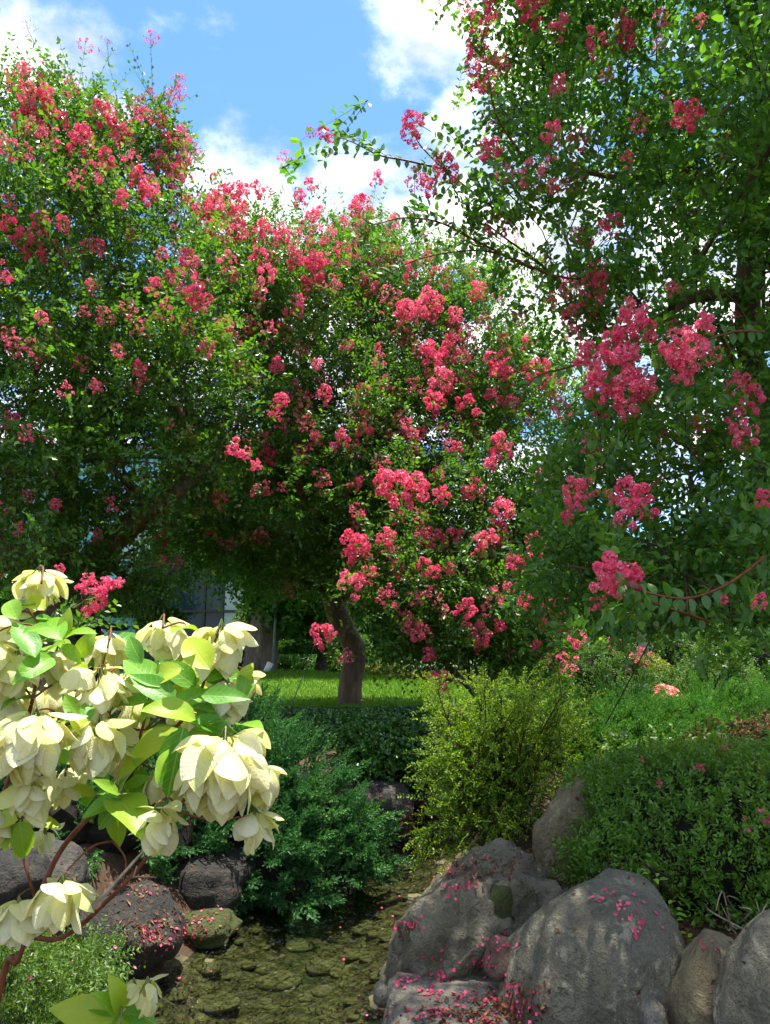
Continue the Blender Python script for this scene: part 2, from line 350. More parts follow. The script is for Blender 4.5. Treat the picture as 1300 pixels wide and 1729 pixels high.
def water_mat():
    t = NT('clear_stream_water'); tc = t.n('ShaderNodeTexCoord')
    mp = t.n('ShaderNodeMapping'); mp.inputs['Scale'].default_value = (1.3, .75, 1); mp.inputs['Rotation'].default_value = (0, 0, .5)
    t.l(tc.outputs['Object'], mp.inputs[0])
    n = t.noise(mp.outputs[0], 9, 3, .5); n2 = t.noise(mp.outputs[0], 24, 2)
    nb = t.bump(t.math('ADD', n, t.math('MULTIPLY', n2, .35)), 1.0, .08)
    fr = t.n('ShaderNodeFresnel'); fr.inputs['IOR'].default_value = 1.5; t.l(nb, fr.inputs['Normal'])
    gl = t.n('ShaderNodeBsdfGlossy'); gl.inputs['Roughness'].default_value = .03; t.l(nb, gl.inputs['Normal'])
    tr = t.n('ShaderNodeBsdfTransparent'); tr.inputs['Color'].default_value = (.58, .64, .47, 1)
    mx = t.n('ShaderNodeMixShader'); t.l(fr.outputs[0], mx.inputs[0]); t.l(tr.outputs[0], mx.inputs[1]); t.l(gl.outputs[0], mx.inputs[2])
    return t.done(mx.outputs[0])
M['water'] = water_mat()
def glass_mat(name, col, rough=.05):
    t = NT(name); tc = t.n('ShaderNodeTexCoord')
    n = t.noise(tc.outputs['Object'], .7, 3)
    c = t.mixc(n, col, tuple(x*.7 for x in col))
    p = t.n('ShaderNodeBsdfPrincipled'); t.l(c, p.inputs['Base Color']); p.inputs['Roughness'].default_value = rough
    p.inputs['Specular IOR Level'].default_value = .9 if col[1] > .1 else .25; p.inputs['Coat Weight'].default_value = .6 if col[1] > .1 else .0; p.inputs['Coat Roughness'].default_value = .03
    return t.done(p.outputs[0])
M['glass_aqua'] = glass_mat('aqua_glass', (.22, .52, .55))
M['glass_dark'] = glass_mat('dark_blue_glass', (.02, .045, .07))
M['glass_pale'] = glass_mat('pale_teal_glass', (.22, .36, .34), .2)
M['metal'] = simple_noise_mat('painted_metal', [(0, (.14, .17, .18)), (1, (.24, .27, .28))], 3, .45, .1, .01, .5)
M['metal_white'] = simple_noise_mat('white_metal', [(0, (.6, .6, .58)), (1, (.75, .75, .73))], 5, .4, .1, .01, .5)
M['wire'] = simple_noise_mat('wire_metal', [(0, (.10, .11, .09)), (1, (.18, .19, .16))], 9, .5, .1, .01, .5)
M['wire_dark'] = simple_noise_mat('dark_wire', [(0, (.02, .022, .016)), (1, (.05, .05, .04))], 9, .5, .1, .01, .5)
M['roof_grey'] = simple_noise_mat('grey_stone', [(0, (.10, .10, .095)), (1, (.22, .215, .20))], 8)

# ------------------------------------------------------------------ mesh helpers
def mesh_np(name, V, faces, mats, midx=None, smooth=False):
    """faces: list of int arrays (n,k), one per vertex count; midx: list of material index (int or array) per block"""
    me = bpy.data.meshes.new(name)
    V = np.asarray(V, dtype=np.float32).reshape(-1, 3)
    me.vertices.add(len(V)); me.vertices.foreach_set('co', V.ravel())
    blocks = [np.asarray(f, dtype=np.int32) for f in faces if len(f)]
    nl = sum(b.size for b in blocks); npoly = sum(len(b) for b in blocks)
    me.loops.add(nl); me.polygons.add(npoly)
    me.loops.foreach_set('vertex_index', np.concatenate([b.ravel() for b in blocks]))
    tot = np.concatenate([np.full(len(b), b.shape[1], np.int32) for b in blocks])
    st = np.concatenate([[0], np.cumsum(tot)[:-1]]).astype(np.int32)
    me.polygons.foreach_set('loop_start', st)
    if midx is not None:
        mi = []
        k = 0
        for f, x in zip(faces, midx):
            if len(f): mi.append(np.broadcast_to(np.asarray(x, np.int32), (len(f),)))
        me.polygons.foreach_set('material_index', np.concatenate(mi).astype(np.int32))
    me.polygons.foreach_set('use_smooth', np.full(npoly, smooth, dtype=bool))
    for m in (mats if isinstance(mats, (list, tuple)) else [mats]): me.materials.append(m)
    me.update(calc_edges=True); me.validate()
    return me

def link(name, data, parent=None, loc=None, label=None, cat=None, group=None, kind=None):
    o = bpy.data.objects.new(name, data); COL.objects.link(o)
    if parent is not None: o.parent = parent
    if loc is not None: o.location = [float(x) for x in loc]
    tag(o, label, cat, group, kind); return o
def tag(o, label=None, cat=None, group=None, kind=None):
    if label: o['label'] = label
    if cat: o['category'] = cat
    if group: o['group'] = group
    if kind: o['kind'] = kind
def thing(name, loc, label, cat, group=None):
    return link(name, None, None, loc, label, cat, group)
def part(name, V, faces, mats, parent, midx=None, smooth=False, kind=None, label=None):
    """world-space vertices put under a parent that has no rotation"""
    p = parent; off = np.zeros(3)
    while p is not None: off += np.array(p.location); p = p.parent
    me = mesh_np(name, np.asarray(V)-off, faces, mats, midx, smooth)
    return link(name, me, parent, None, label, None, None, kind)

class Geo:
    def __init__(s): s.V = []; s.Q = []; s.T = []; s.n = 0
    def add(s, V, Q=None, T=None):
        V = np.asarray(V, float).reshape(-1, 3); s.V.append(V)
        if Q is not None and len(Q): s.Q.append(np.asarray(Q)+s.n)
        if T is not None and len(T): s.T.append(np.asarray(T)+s.n)
        s.n += len(V)
    def arrays(s):
        V = np.concatenate(s.V) if s.V else np.zeros((0, 3))
        Q = np.concatenate(s.Q) if s.Q else np.zeros((0, 4), int)
        T = np.concatenate(s.T) if s.T else np.zeros((0, 3), int)
        return V, Q, T
    def part(s, name, mats, parent, smooth=False, kind=None, label=None):
        V, Q, T = s.arrays()
        return part(name, V, [Q, T], mats, parent, None, smooth, kind, label)
    def mesh(s, name, mats, smooth=False):
        V, Q, T = s.arrays(); return mesh_np(name, V, [Q, T], mats, None, smooth)

def unit(a): return a/np.maximum(np.linalg.norm(a, axis=-1, keepdims=True), 1e-9)
def perp(T, rng):
    r = rng.normal(size=T.shape); u = unit(np.cross(T, r)); return u

def tube(P, rad, sides=8, rough=0.0, seed=0, caps=True):
    P = np.asarray(P, float); n = len(P); rad = np.asarray(rad, float)
    T = np.gradient(P, axis=0); T = unit(T)
    ref = np.array([0.31, 0.9, 0.13]);
    U = np.zeros_like(P)
    u = np.cross(T[0], ref); u /= np.linalg.norm(u)
    for i in range(n):
        u = u - T[i]*np.dot(u, T[i]); u /= max(np.linalg.norm(u), 1e-9); U[i] = u
    W = np.cross(T, U)
    a = np.arange(sides)/sides*2*PI
    rr = rad[:, None]*np.ones((n, sides))
    if rough:
        rg = np.random.RandomState(seed)
        base = 1+rough*.6*np.sin(a*2+rg.rand()*6)[None]+rough*.5*np.sin(a*3+rg.rand()*6+np.linspace(0, 3, n)[:, None])
        rr = rr*base*(1+rough*.35*rg.normal(size=(n, sides)))
    V = P[:, None]+rr[..., None]*(np.cos(a)[None, :, None]*U[:, None]+np.sin(a)[None, :, None]*W[:, None])
    i = np.arange(n-1)[:, None]*sides; j = np.arange(sides)[None]; k = (j+1) % sides
    Q = np.stack([i+j, i+k, i+sides+k, i+sides+j], -1).reshape(-1, 4)
    V = V.reshape(-1, 3); T3 = []
    if caps:
        V = np.vstack([V, P[0], P[-1]]); c0 = n*sides; c1 = c0+1
        for q in range(sides):
            T3.append((c0, (q+1) % sides, q)); T3.append((c1, (n-1)*sides+q, (n-1)*sides+(q+1) % sides))
    return V, Q, np.array(T3) if T3 else None
def smooth_path(P, rad, n):
    P = np.asarray(P, float); rad = np.asarray(rad, float)
    m = len(P); t = np.linspace(0, m-1, n); out = np.zeros((n, 3)); ro = np.interp(t, range(m), rad)
    for q, tt in enumerate(t):
        i = min(int(tt), m-2); f = tt-i
        p0 = P[max(i-1, 0)]; p1 = P[i]; p2 = P[i+1]; p3 = P[min(i+2, m-1)]
        out[q] = .5*((2*p1)+(-p0+p2)*f+(2*p0-5*p1+4*p2-p3)*f*f+(-p0+3*p1-3*p2+p3)*f**3)
    return out, ro

def leaves_geo(P, D, N, L, wr):
    """folded six-cornered leaves; returns V,Q"""
    n = len(P); D = unit(D); Wd = unit(np.cross(D, N)); N = np.cross(Wd, D)
    L = np.broadcast_to(np.asarray(L, float), (n,))[:, None, None]; wr = np.broadcast_to(np.asarray(wr, float), (n,))[:, None, None]
    t = np.array([0, .28, .70, 1, .70, .28])[None, :, None]
    o = np.array([0, .5, .42, 0, -.42, -.5])[None, :, None]
    l = np.array([0, .07, .05, -.10, .05, .07])[None, :, None]
    V = P[:, None]+L*(t*D[:, None]+o*wr*Wd[:, None]+l*N[:, None])
    b = (np.arange(n)*6)[:, None]
    Q = np.concatenate([b+np.array([[0, 1, 2, 3]]), b+np.array([[0, 3, 4, 5]])])
    return V.reshape(-1, 3), Q
def leaf1_geo(P, D, N, L, wr):
    """cheap diamond leaf (one quad)"""
    n = len(P); D = unit(D); Wd = unit(np.cross(D, N)); N = np.cross(Wd, D)
    L = np.broadcast_to(np.asarray(L, float), (n,))[:, None, None]; wr = np.broadcast_to(np.asarray(wr, float), (n,))[:, None, None]
    t = np.array([0, .45, 1, .45])[None, :, None]; o = np.array([0, .5, 0, -.5])[None, :, None]
    l = np.array([0, .08, 0, .08])[None, :, None]
    V = P[:, None]+L*(t*D[:, None]+o*wr*Wd[:, None]+l*N[:, None])
    b = (np.arange(n)*4)[:, None]
    return V.reshape(-1, 3), b+np.array([[0, 1, 2, 3]])

def twig_leaves(B, D, L, npairs, leaf, rng, wr=.55, droop=.25, up=.55, six=True, jit=.25, opp=True):
    """leafy twigs: B bases, D unit dirs, L lengths -> leaf V,Q and twig polylines"""
    n = len(B); L = np.broadcast_to(np.asarray(L, float), (n,))
    s = np.linspace(.12, 1, npairs)
    g = np.array([0, 0, -1.])
    pos = B[:, None]+L[:, None, None]*(s[None, :, None]*D[:, None]+droop*(s**2)[None, :, None]*g)
    T = unit(D[:, None]+2*droop*s[None, :, None]*g)
    U = perp(D, rng)[:, None]; U = unit(U-T*np.sum(U*T, -1, keepdims=True)); W = np.cross(T, U)
    Ps, Ds, Ns = [], [], []
    for sg in (1, -1):
        d = unit(.85*sg*U+.5*T+jit*rng.normal(size=T.shape))
        nn = unit(W*rng.choice([-1, 1], size=(n, 1, 1))*.5+up*np.array([0, 0, 1.])*1.4+.45*rng.normal(size=T.shape))
        Ps.append(pos); Ds.append(d); Ns.append(nn)
    P = np.concatenate(Ps).reshape(-1, 3); Dd = np.concatenate(Ds).reshape(-1, 3); Nn = np.concatenate(Ns).reshape(-1, 3)
    ln = leaf*rng.uniform(.65, 1.2, len(P))
    V, Q = (leaves_geo if six else leaf1_geo)(P, Dd, Nn, ln, wr)
    return V, Q, pos

def twig_stems(B, pos, r, geo):
    """thin three-sided stems along twigs"""
    n = len(B); a = np.arange(3)/3*2*PI
    ring = np.stack([np.cos(a), np.sin(a), .3*np.sin(a+1)], -1)
    P0 = B; P2 = pos[:, -1]
    V = np.stack([P0[:, None]+r*ring, P2[:, None]+.45*r*ring], 1).reshape(n, 6, 3)
    q = [(j, (j+1) % 3, 3+(j+1) % 3, 3+j) for j in range(3)]
    Q = (np.arange(n)*6)[:, None, None]+np.array(q)[None]
    geo.add(V.reshape(-1, 3), Q.reshape(-1, 4))

def nz(p, s=1.0, o=0.0): return noise.noise(Vector((p[0]*s+o, p[1]*s+o*.7, p[2]*s-o)))

def grid_mesh(name, xs, ys, hf, mat, smooth=True):
    X, Yg = np.meshgrid(xs, ys); Z = hf(X, Yg)
    V = np.stack([X, Yg, Z], -1).reshape(-1, 3); nx, ny = len(xs), len(ys)
    i = np.arange(ny-1)[:, None]*nx; j = np.arange(nx-1)[None]
    Q = np.stack([i+j, i+j+1, i+nx+j+1, i+nx+j], -1).reshape(-1, 4)
    return V, Q

# ------------------------------------------------------------------ terrain
SY = np.array([-4, 0, 3.2, 4.3, 5.3, 6.0, 6.9, 8.05, 9.2, 10.5, 11.5])
SLX = np.array([-1.75, -1.7, -1.55, -1.38, -1.18, -1.10, -.85, -.12, .75, 1.6, 2.4])
SRX = np.array([.10, .08, .05, .10, .12, .18, .42, .85, 1.45, 2.0, 2.45])
def sstep(a, b, x):
    t = np.clip((x-a)/(b-a), 0, 1); return t*t*(3-2*t)
def height(x, y):
    x = np.asarray(x, float); y = np.asarray(y, float)
    l = np.interp(y, SY, SLX); r = np.interp(y, SY, SRX)
    inside = (y < 11.5)
    d = np.maximum(l-x, x-r)                                # >0 outside the stream
    d = np.where(inside, d, np.maximum(d, (y-11.5)))
    base = np.interp(y, [-5, 2, 5, 8, 11, 15, 60], [.55, .55, .55, .78, .98, 1.04, 1.0])
    base = base-.32*sstep(3.9, 3.2, y)*sstep(-.2, .3, x)*sstep(2.2, 1.5, x)
    base = base+.30*np.exp(-((x+2.8)/3.3)**2-((y-17)/3.6)**2)
    base = base+.06*np.sin(x*1.3+.4)*np.sin(y*.9)*sstep(12, 6, y)
    bank = sstep(0, .75, d)
    z = -.17+.17*sstep(-.5, .05, d)+(base)*bank
    return z
def hz(x, y): return float(height(x, y))

xs = np.concatenate([[-2500, -600, -150, -60, -30, -18], np.arange(-12, 12.01, .12), [18, 30, 60, 150, 600, 2500]])
ys = np.concatenate([[-400, -60, -15, -6], np.arange(-3, 13, .12), np.arange(13, 26, .5), [30, 40, 60, 120, 400, 1200, 3500]])
V, Q = grid_mesh('ground', xs, ys, height, None)
cx = V[Q].mean(1)
lx = np.interp(cx[:, 1], SY, SLX); rx = np.interp(cx[:, 1], SY, SRX)
inb = (cx[:, 0] > lx-.05) & (cx[:, 0] < rx+.05) & (cx[:, 1] < 11.5) & (cx[:, 1] > -3)
far = (cx[:, 1] > 12.2) | (np.abs(cx[:, 0]) > 11)
mi = np.where(inb, 1, np.where(far, 2, 0))
ground = link('ground', mesh_np('ground', V, [Q], [M['soil'], M['bed'], M['plain']], [mi], True), kind='structure')
GROUND_V, GROUND_Q = V.copy(), Q.copy()

# water
yw = np.arange(-3, 11.3, .1); Vw = []
l = np.interp(yw, SY, SLX)-.12; r = np.interp(yw, SY, SRX)+.12
nw_ = 14
for q in range(nw_+1): Vw.append(np.stack([l+(r-l)*q/nw_, yw, np.zeros_like(yw)], -1))
Vw = np.stack(Vw, 1).reshape(-1, 3)
i = np.arange(len(yw)-1)[:, None]*(nw_+1); j = np.arange(nw_)[None]
Qw = np.stack([i+j, i+j+1, i+nw_+1+j+1, i+nw_+1+j], -1).reshape(-1, 4)
link('stream_water', mesh_np('stream_water', Vw, [Qw], M['water'], None, True), kind='structure')

# lawn
lxs = np.arange(-10, 3.3, .25); lys = np.arange(11.0, 21, .25)
def lawn_in(x, y): return (y > 11.35+.18*np.sin(x*1.7)+.25*np.maximum(x-.4, 0)) & (x < 2.6+.15*np.sin(y*2)) & (x > -9.5) & (y < 20.5)
Vl, Ql = grid_mesh('lawn', lxs, lys, lambda a, b: height(a, b)+.014, None)
c = Vl[Ql].mean(1); Ql = Ql[lawn_in(c[:, 0], c[:, 1])]
link('lawn', mesh_np('lawn', Vl, [Ql], M['lawn'], None, True), kind='structure')
rng = np.random.RandomState(3)
gx = rng.uniform(-5.5, 2.6, 80000); gy = 11.2+rng.rand(80000)**1.25*9
k = lawn_in(gx, gy); gx, gy = gx[k], gy[k]
P = np.stack([gx, gy, height(gx, gy)+.012], -1); n = len(P)
D = unit(np.stack([rng.normal(0, .35, n), rng.normal(0, .35, n), np.ones(n)], -1)); Wd = unit(np.cross(D, rng.normal(size=(n, 3))))
Lb = rng.uniform(.03, .075, n)[:, None]
Vg = np.stack([P-Wd*.006, P+Wd*.006, P+D*Lb], 1).reshape(-1, 3)
link('lawn_grass', mesh_np('lawn_grass', Vg, [np.arange(n*3).reshape(-1, 3)], M['grass']), None, None, 'short bright green grass covering the lawn mound', 'grass', None, 'stuff')
# ------------------------------------------------------------------ rocks
import bmesh
def ico(sub):
    bm = bmesh.new(); bmesh.ops.create_icosphere(bm, subdivisions=sub, radius=1)
    V = np.array([v.co[:] for v in bm.verts]); T = np.array([[v.index for v in f.verts] for f in bm.faces]); bm.free(); return V, T
ICO5, ICO4, ICO3, ICO2 = ico(5), ico(4), ico(3), ico(2)
def rock_shape(base, seed, block=2.0, cuts=4, cutd=.8, n1=.16, n2=.05, n3=.012, ridge=0.0):
    V, T = base; rg = np.random.RandomState(seed); V = V.copy()
    V = V/(np.sum(np.abs(V)**block, 1)**(1/block))[:, None]
    for _ in range(cuts):
        nn = unit(rg.normal(size=3)); cdist = cutd*rg.uniform(.85, 1.1)
        d = V@nn; V = V-np.maximum(d-cdist, 0)[:, None]*nn*.85
    out = V.copy(); o = seed*3.7
    for q, p in enumerate(V):
        a = nz(p, .9, o)*n1*2+nz(p, 2.6, o)*n2*2+nz(p, 8, o)*n3*2+nz(p, 20, o)*n3*.8
        if ridge: a += ridge*(1-abs(nz((p[0], p[1], p[2]*.35), 4.5, o))*3)*.3
        out[q] = p*(1+a)
    return out, T
ROCKS = []
def rock(name, label, px0, px1, py0, py1, Y, depth, mat, seed, tilt=0, sub=ICO4, world=None, shear=0.0, **kw):
    pm, py = (px0+px1)/2, (py0+py1)/2
    c = at(pm, py, Y); m = m_per_px(py, Y)
    V, T = rock_shape(sub, seed, **kw)
    ext = np.array([(px1-px0)*m/2, depth/2, (py1-py0)*m/2])
    if world: c = np.array(world[0]); ext = np.array(world[1])
    a = R(tilt); ca, sa = math.cos(a), math.sin(a)
    V = V*ext; V[:, 0] += shear*V[:, 2]; V = np.stack([V[:, 0]*ca+V[:, 2]*sa, V[:, 1], -V[:, 0]*sa+V[:, 2]*ca], -1)
    o = link(name, mesh_np(name, V, [T], M[mat], None, True), None, c, label, 'rock', None)
    ROCKS.append((V+c, T)); return o
rock('boulder', 'big smooth dark grey boulder with lichen spots beside the clipped azalea mound', 850, 1150, 1480, 1830, 3.7, .85, 'rock_smooth', 3, 27, ICO5, block=2.3, cuts=3, cutd=.9, n1=.08, n2=.025, n3=.006)
rock('boulder', 'rough tan slanting boulder at the water edge with a mossy green patch', 662, 895, 1450, 1720, 4.5, 1.0, 'rock_rough', 11, 6, ICO5, shear=.38, block=3.2, cuts=5, cutd=.88, n1=.09, n2=.07, n3=.03, ridge=.2)
rock('mossy_rock', 'low green moss-covered rock wedged between two big boulders', 812, 890, 1500, 1650, 4.14, .22, 'rock_moss', 12, 8, ICO4, block=3, n1=.22, n2=.1, n3=.03)
rock('rock_slab', 'flat grey rock slab strewn with pink petals at the stream bank', 655, 945, 1636, 1800, 3.85, .75, 'rock_slab', 21, 3, ICO5, world=((.40, 3.72, .06), (.40, .45, .29)), block=6, cuts=2, cutd=1.05, n1=.05, n2=.03, n3=.012)
rock('rock', 'small reddish brown rock with pink petals on top', 815, 880, 1588, 1652, 3.82, .2, 'rock_red', 31, 0, ICO3, n1=.12)
rock('boulder', 'rounded ochre boulder with yellow lichen next to the big smooth boulder', 1105, 1285, 1594, 1800, 3.35, .5, 'rock_yellow', 41, 12, ICO5, block=2.4, cuts=3, cutd=.88, n1=.1, n2=.03, n3=.008)
rock('boulder', 'tall dark grey boulder overlapping the ochre boulder below the azalea', 1222, 1440, 1555, 1830, 3.0, .5, 'rock_smooth', 47, 20, ICO4, n1=.12, n2=.05)
rock('rock', 'small pale grey stone between smooth boulder and ochre boulder', 1076, 1125, 1688, 1760, 3.25, .16, 'rock_slab', 53, 0, ICO3, n1=.08)
rock('long_rock', 'long mossy upright rock leaning beside the golden bush', 905, 1050, 1330, 1600, 5.3, .7, 'rock_yellow', 65, -14, ICO4, cuts=6, cutd=.85, block=3.2, n1=.12, n2=.06)
rock('stone_block', 'dark squared stone block under the clipped ivy mound at the water', 578, 696, 1322, 1432, 8.35, .7, 'rock_block', 75, 1, ICO4, block=5.0, cuts=3, cutd=1.0, n1=.05, n2=.03, n3=.012)
rock('rock', 'dark bank rock with petals beside the squared stone block', 672, 775, 1292, 1372, 8.9, .6, 'rock_block', 77, 6, ICO4, block=3, n1=.1, n2=.06)
rock('rock', 'upper dark rock half hidden between ivy mound and golden bush', 690, 790, 1235, 1310, 9.3, .5, 'rock_block', 79, -8, ICO4, block=3, n1=.12)
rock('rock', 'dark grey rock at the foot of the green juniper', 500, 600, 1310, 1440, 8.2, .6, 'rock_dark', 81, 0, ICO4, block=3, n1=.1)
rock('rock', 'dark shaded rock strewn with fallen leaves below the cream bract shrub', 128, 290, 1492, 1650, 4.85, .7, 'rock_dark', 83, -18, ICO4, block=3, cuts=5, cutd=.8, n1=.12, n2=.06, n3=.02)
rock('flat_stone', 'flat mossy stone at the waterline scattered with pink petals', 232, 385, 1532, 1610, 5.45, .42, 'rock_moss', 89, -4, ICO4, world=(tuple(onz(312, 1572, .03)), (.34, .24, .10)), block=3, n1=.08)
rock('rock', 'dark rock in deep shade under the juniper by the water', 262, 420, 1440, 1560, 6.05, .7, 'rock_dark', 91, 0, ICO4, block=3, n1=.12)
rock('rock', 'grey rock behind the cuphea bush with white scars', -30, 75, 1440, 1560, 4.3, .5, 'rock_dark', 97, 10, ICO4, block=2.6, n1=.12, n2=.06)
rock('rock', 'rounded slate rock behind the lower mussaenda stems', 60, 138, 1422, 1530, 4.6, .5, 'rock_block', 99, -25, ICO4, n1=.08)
rock('rock', 'pale pebble-like rock at the slab corner in the water', 628, 664, 1660, 1700, 4.05, .12, 'rock_slab', 101, 0, ICO3, n1=.08)
rock('rock', 'grey rock at the back edge of the ground-cover juniper beside a flowering shrub', 1255, 1310, 1158, 1192, 11.5, .4, 'rock_slab', 103, 0, ICO3, n1=.1)
rock('rock', 'low tan rock behind the ground-cover juniper', 1165, 1225, 1172, 1204, 11.3, .4, 'rock_slab', 105, 0, ICO3, n1=.1)
rock('rock', 'bluish grey rock next to the salmon flower patch', 1062, 1102, 1154, 1185, 11.6, .4, 'rock_block', 107, 0, ICO3, n1=.1)

# stones lying in the stream
rg = np.random.RandomState(5)
stone_meshes = []
for q in range(6):
    Vs, Ts = rock_shape(ICO2, 200+q, block=2.4, cuts=3, cutd=.85, n1=.12, n2=.05, n3=0)
    stone_meshes.append(mesh_np('stone', Vs, [Ts], M['rock_bed'], None, True))
cnt = 0; spots = []
while cnt < 140:
    y = 3.9+rg.rand()**1.5*4.4; l0, r0 = np.interp(y, SY, SLX), np.interp(y, SY, SRX)
    x = rg.uniform(l0+.02, r0-.02); s = rg.choice([.03, .05, .075, .10], p=[.4, .35, .18, .07])*rg.uniform(.8, 1.25)
    if any((x-a)**2+(y-b)**2 < (.75*(s+c2))**2 for a, b, c2 in spots): continue
    spots.append((x, y, s)); o = link('stone', stone_meshes[cnt % 6], ground, (x, y, hz(x, y)+s*.10))
    o.scale = (s*rg.uniform(.9, 1.4), s, s*rg.uniform(.28, .42)); o.rotation_euler = (0, 0, rg.uniform(0, 6)); cnt += 1

# ------------------------------------------------------------------ glass building
def box(geo, x0, x1, y0, y1, z0, z1):
    V = [(x, y, z) for x in (x0, x1) for y in (y0, y1) for z in (z0, z1)]
    geo.add(V, [(0, 1, 3, 2), (4, 6, 7, 5), (0, 4, 5, 1), (2, 3, 7, 6), (0, 2, 6, 4), (1, 5, 7, 3)])
BY = 23.0
bx1 = at(428, 1100, BY)[0]; bx0 = -15.5; z0 = hz(-6, BY)-.3; z1 = 7.6
bld = thing('glass_building', ((bx0+bx1)/2, BY+3, z0), 'low building with aqua and dark glass curtain wall behind the trees', 'building')
g = Geo(); box(g, bx0, bx1-.02, BY+.08, BY+6, z0, z1); g.part('wall', M['glass_pale'], bld)
g = Geo(); box(g, bx0-.3, bx1+.3, BY-.25, BY+6.3, z1+.003, z1+.35); g.part('roof', M['metal'], bld)
colx = [bx1]; wd = [.95, .55, 1.45, .5, 1.3]; q = 0
while colx[-1] > bx0+1.5: colx.append(colx[-1]-wd[q % 5] if q < 5 else colx[-1]-1.5); q += 1
rowz = [z0, 1.25, 2.9, 4.5, 6.1, z1]
for q in range(len(colx)-1):
    for k in range(len(rowz)-1):
        if q in (1, 2, 3) and k in (0, 1, 2): m = 'glass_dark'
        elif q == 0: m = 'glass_pale'
        else: m = 'glass_aqua'
        g = Geo(); box(g, colx[q+1]+.04, colx[q]-.04, BY+.02, BY+.06, rowz[k]+.04, rowz[k+1]-.04); g.part('pane', M[m], bld)
for x in colx: g = Geo(); box(g, x-.035, x+.035, BY-.06, BY+.075, z0, z1-.01); g.part('mullion', M['wire_dark'], bld)
for z in rowz[1:]: g = Geo(); box(g, bx0, bx1, BY-.05, BY+.071, z-.035, z+.032); g.part('transom', M['wire_dark'], bld)

# ------------------------------------------------------------------ flower panicles
def panicle(seed, kind):
    rg = np.random.RandomState(seed); P, D, N, L = [], [], [], []; bP, bD, bN, bL = [], [], [], []
    g = Geo()
    g.add(*tube(*smooth_path([(0, 0, -.35), (0, 0, 0), (rg.normal()*.04, rg.normal()*.04, .5), (rg.normal()*.06, rg.normal()*.06, .95)], [.018, .016, .012, .006], 5), 4)[:2])
    nball = {'dense': 9, 'loose': 9, 'bud': 6}[kind]; per = {'dense': 15, 'loose': 5, 'bud': 1}[kind]
    for q in range(nball):
        h = .08+.84*q/(nball-1)+rg.normal()*.05; a = q*2.4+rg.normal()*.5
        prof = (.40 if kind == 'dense' else .48)*math.sin(PI*min(1, .2+h*.76))**.7
        bc = np.array([prof*math.cos(a)*rg.uniform(.55, 1.15), prof*math.sin(a)*rg.uniform(.55, 1.15), h]); br = rg.uniform(.11, .19)
        g.add(*tube(np.array([(0, 0, max(0, h*.8-.15)), bc*np.array([.6, .6, 1])-np.array([0, 0, .06]), bc]), [.009, .007, .006], 3, caps=False)[:2])
        for k in range(per+(3 if kind != 'dense' else 1)):
            o = unit(rg.normal(size=3)+np.array([bc[0], bc[1], .15])*1.2); p = bc+o*br*rg.uniform(.7, 1.1)
            if k < per:
                u = unit(np.cross(o, rg.normal(size=3))); v = np.cross(o, u); r0 = rg.uniform(.065, .095)
                for kk in range(5):
                    b = kk/5*2*PI+rg.rand()*.6; d = math.cos(b)*u+math.sin(b)*v+.5*o*rg.uniform(-.5, 1)
                    P.append(p+.015*d); D.append(d); N.append(o+.75*rg.normal(size=3)); L.append(r0*rg.uniform(.7, 1.2))
            else:
                g.add(*tube(np.array([bc, (bc+p)/2, p]), [.005, .004, .004], 3, caps=False)[:2])
                for kk in range(4):
                    d = rg.normal(size=3); bP.append(p-unit(d)*.02); bD.append(d); bN.append(rg.normal(size=3)); bL.append(.045)
    V1, Q1 = leaf1_geo(np.array(P), np.array(D), np.array(N), np.array(L), 1.05)
    V2, Q2 = leaf1_geo(np.array(bP), np.array(bD), np.array(bN), np.array(bL), .95)
    V3, Q3, _ = g.arrays()
    V = np.concatenate([V1, V2, V3]); Qs = [Q1, Q2+len(V1), Q3+len(V1)+len(V2)]
    return mesh_np('flower_cluster', V, Qs, [M['coral'] if kind == 'bud' else M['pink'], M['bud'], M['bud']], [0, 1, 2])
PAN = {k: [panicle(300+q*7+hash_, k) for q in range(4)] for k, hash_ in (('dense', 0), ('loose', 100), ('bud', 200))}
def basis(z, spin):
    z = unit(np.asarray(z, float)); r = np.array([0, 0, 1.]) if abs(z[2]) < .95 else np.array([1., 0, 0])
    x = unit(np.cross(r, z)); y = np.cross(z, x); c, s = math.cos(spin), math.sin(spin)
    return np.stack([c*x+s*y, -s*x+c*y, z], 1)
def set_mat(o, B, loc, s):
    m = Matrix(((B*s).tolist())).to_4x4(); m.translation = Vector([float(t) for t in loc]); o.matrix_basis = m

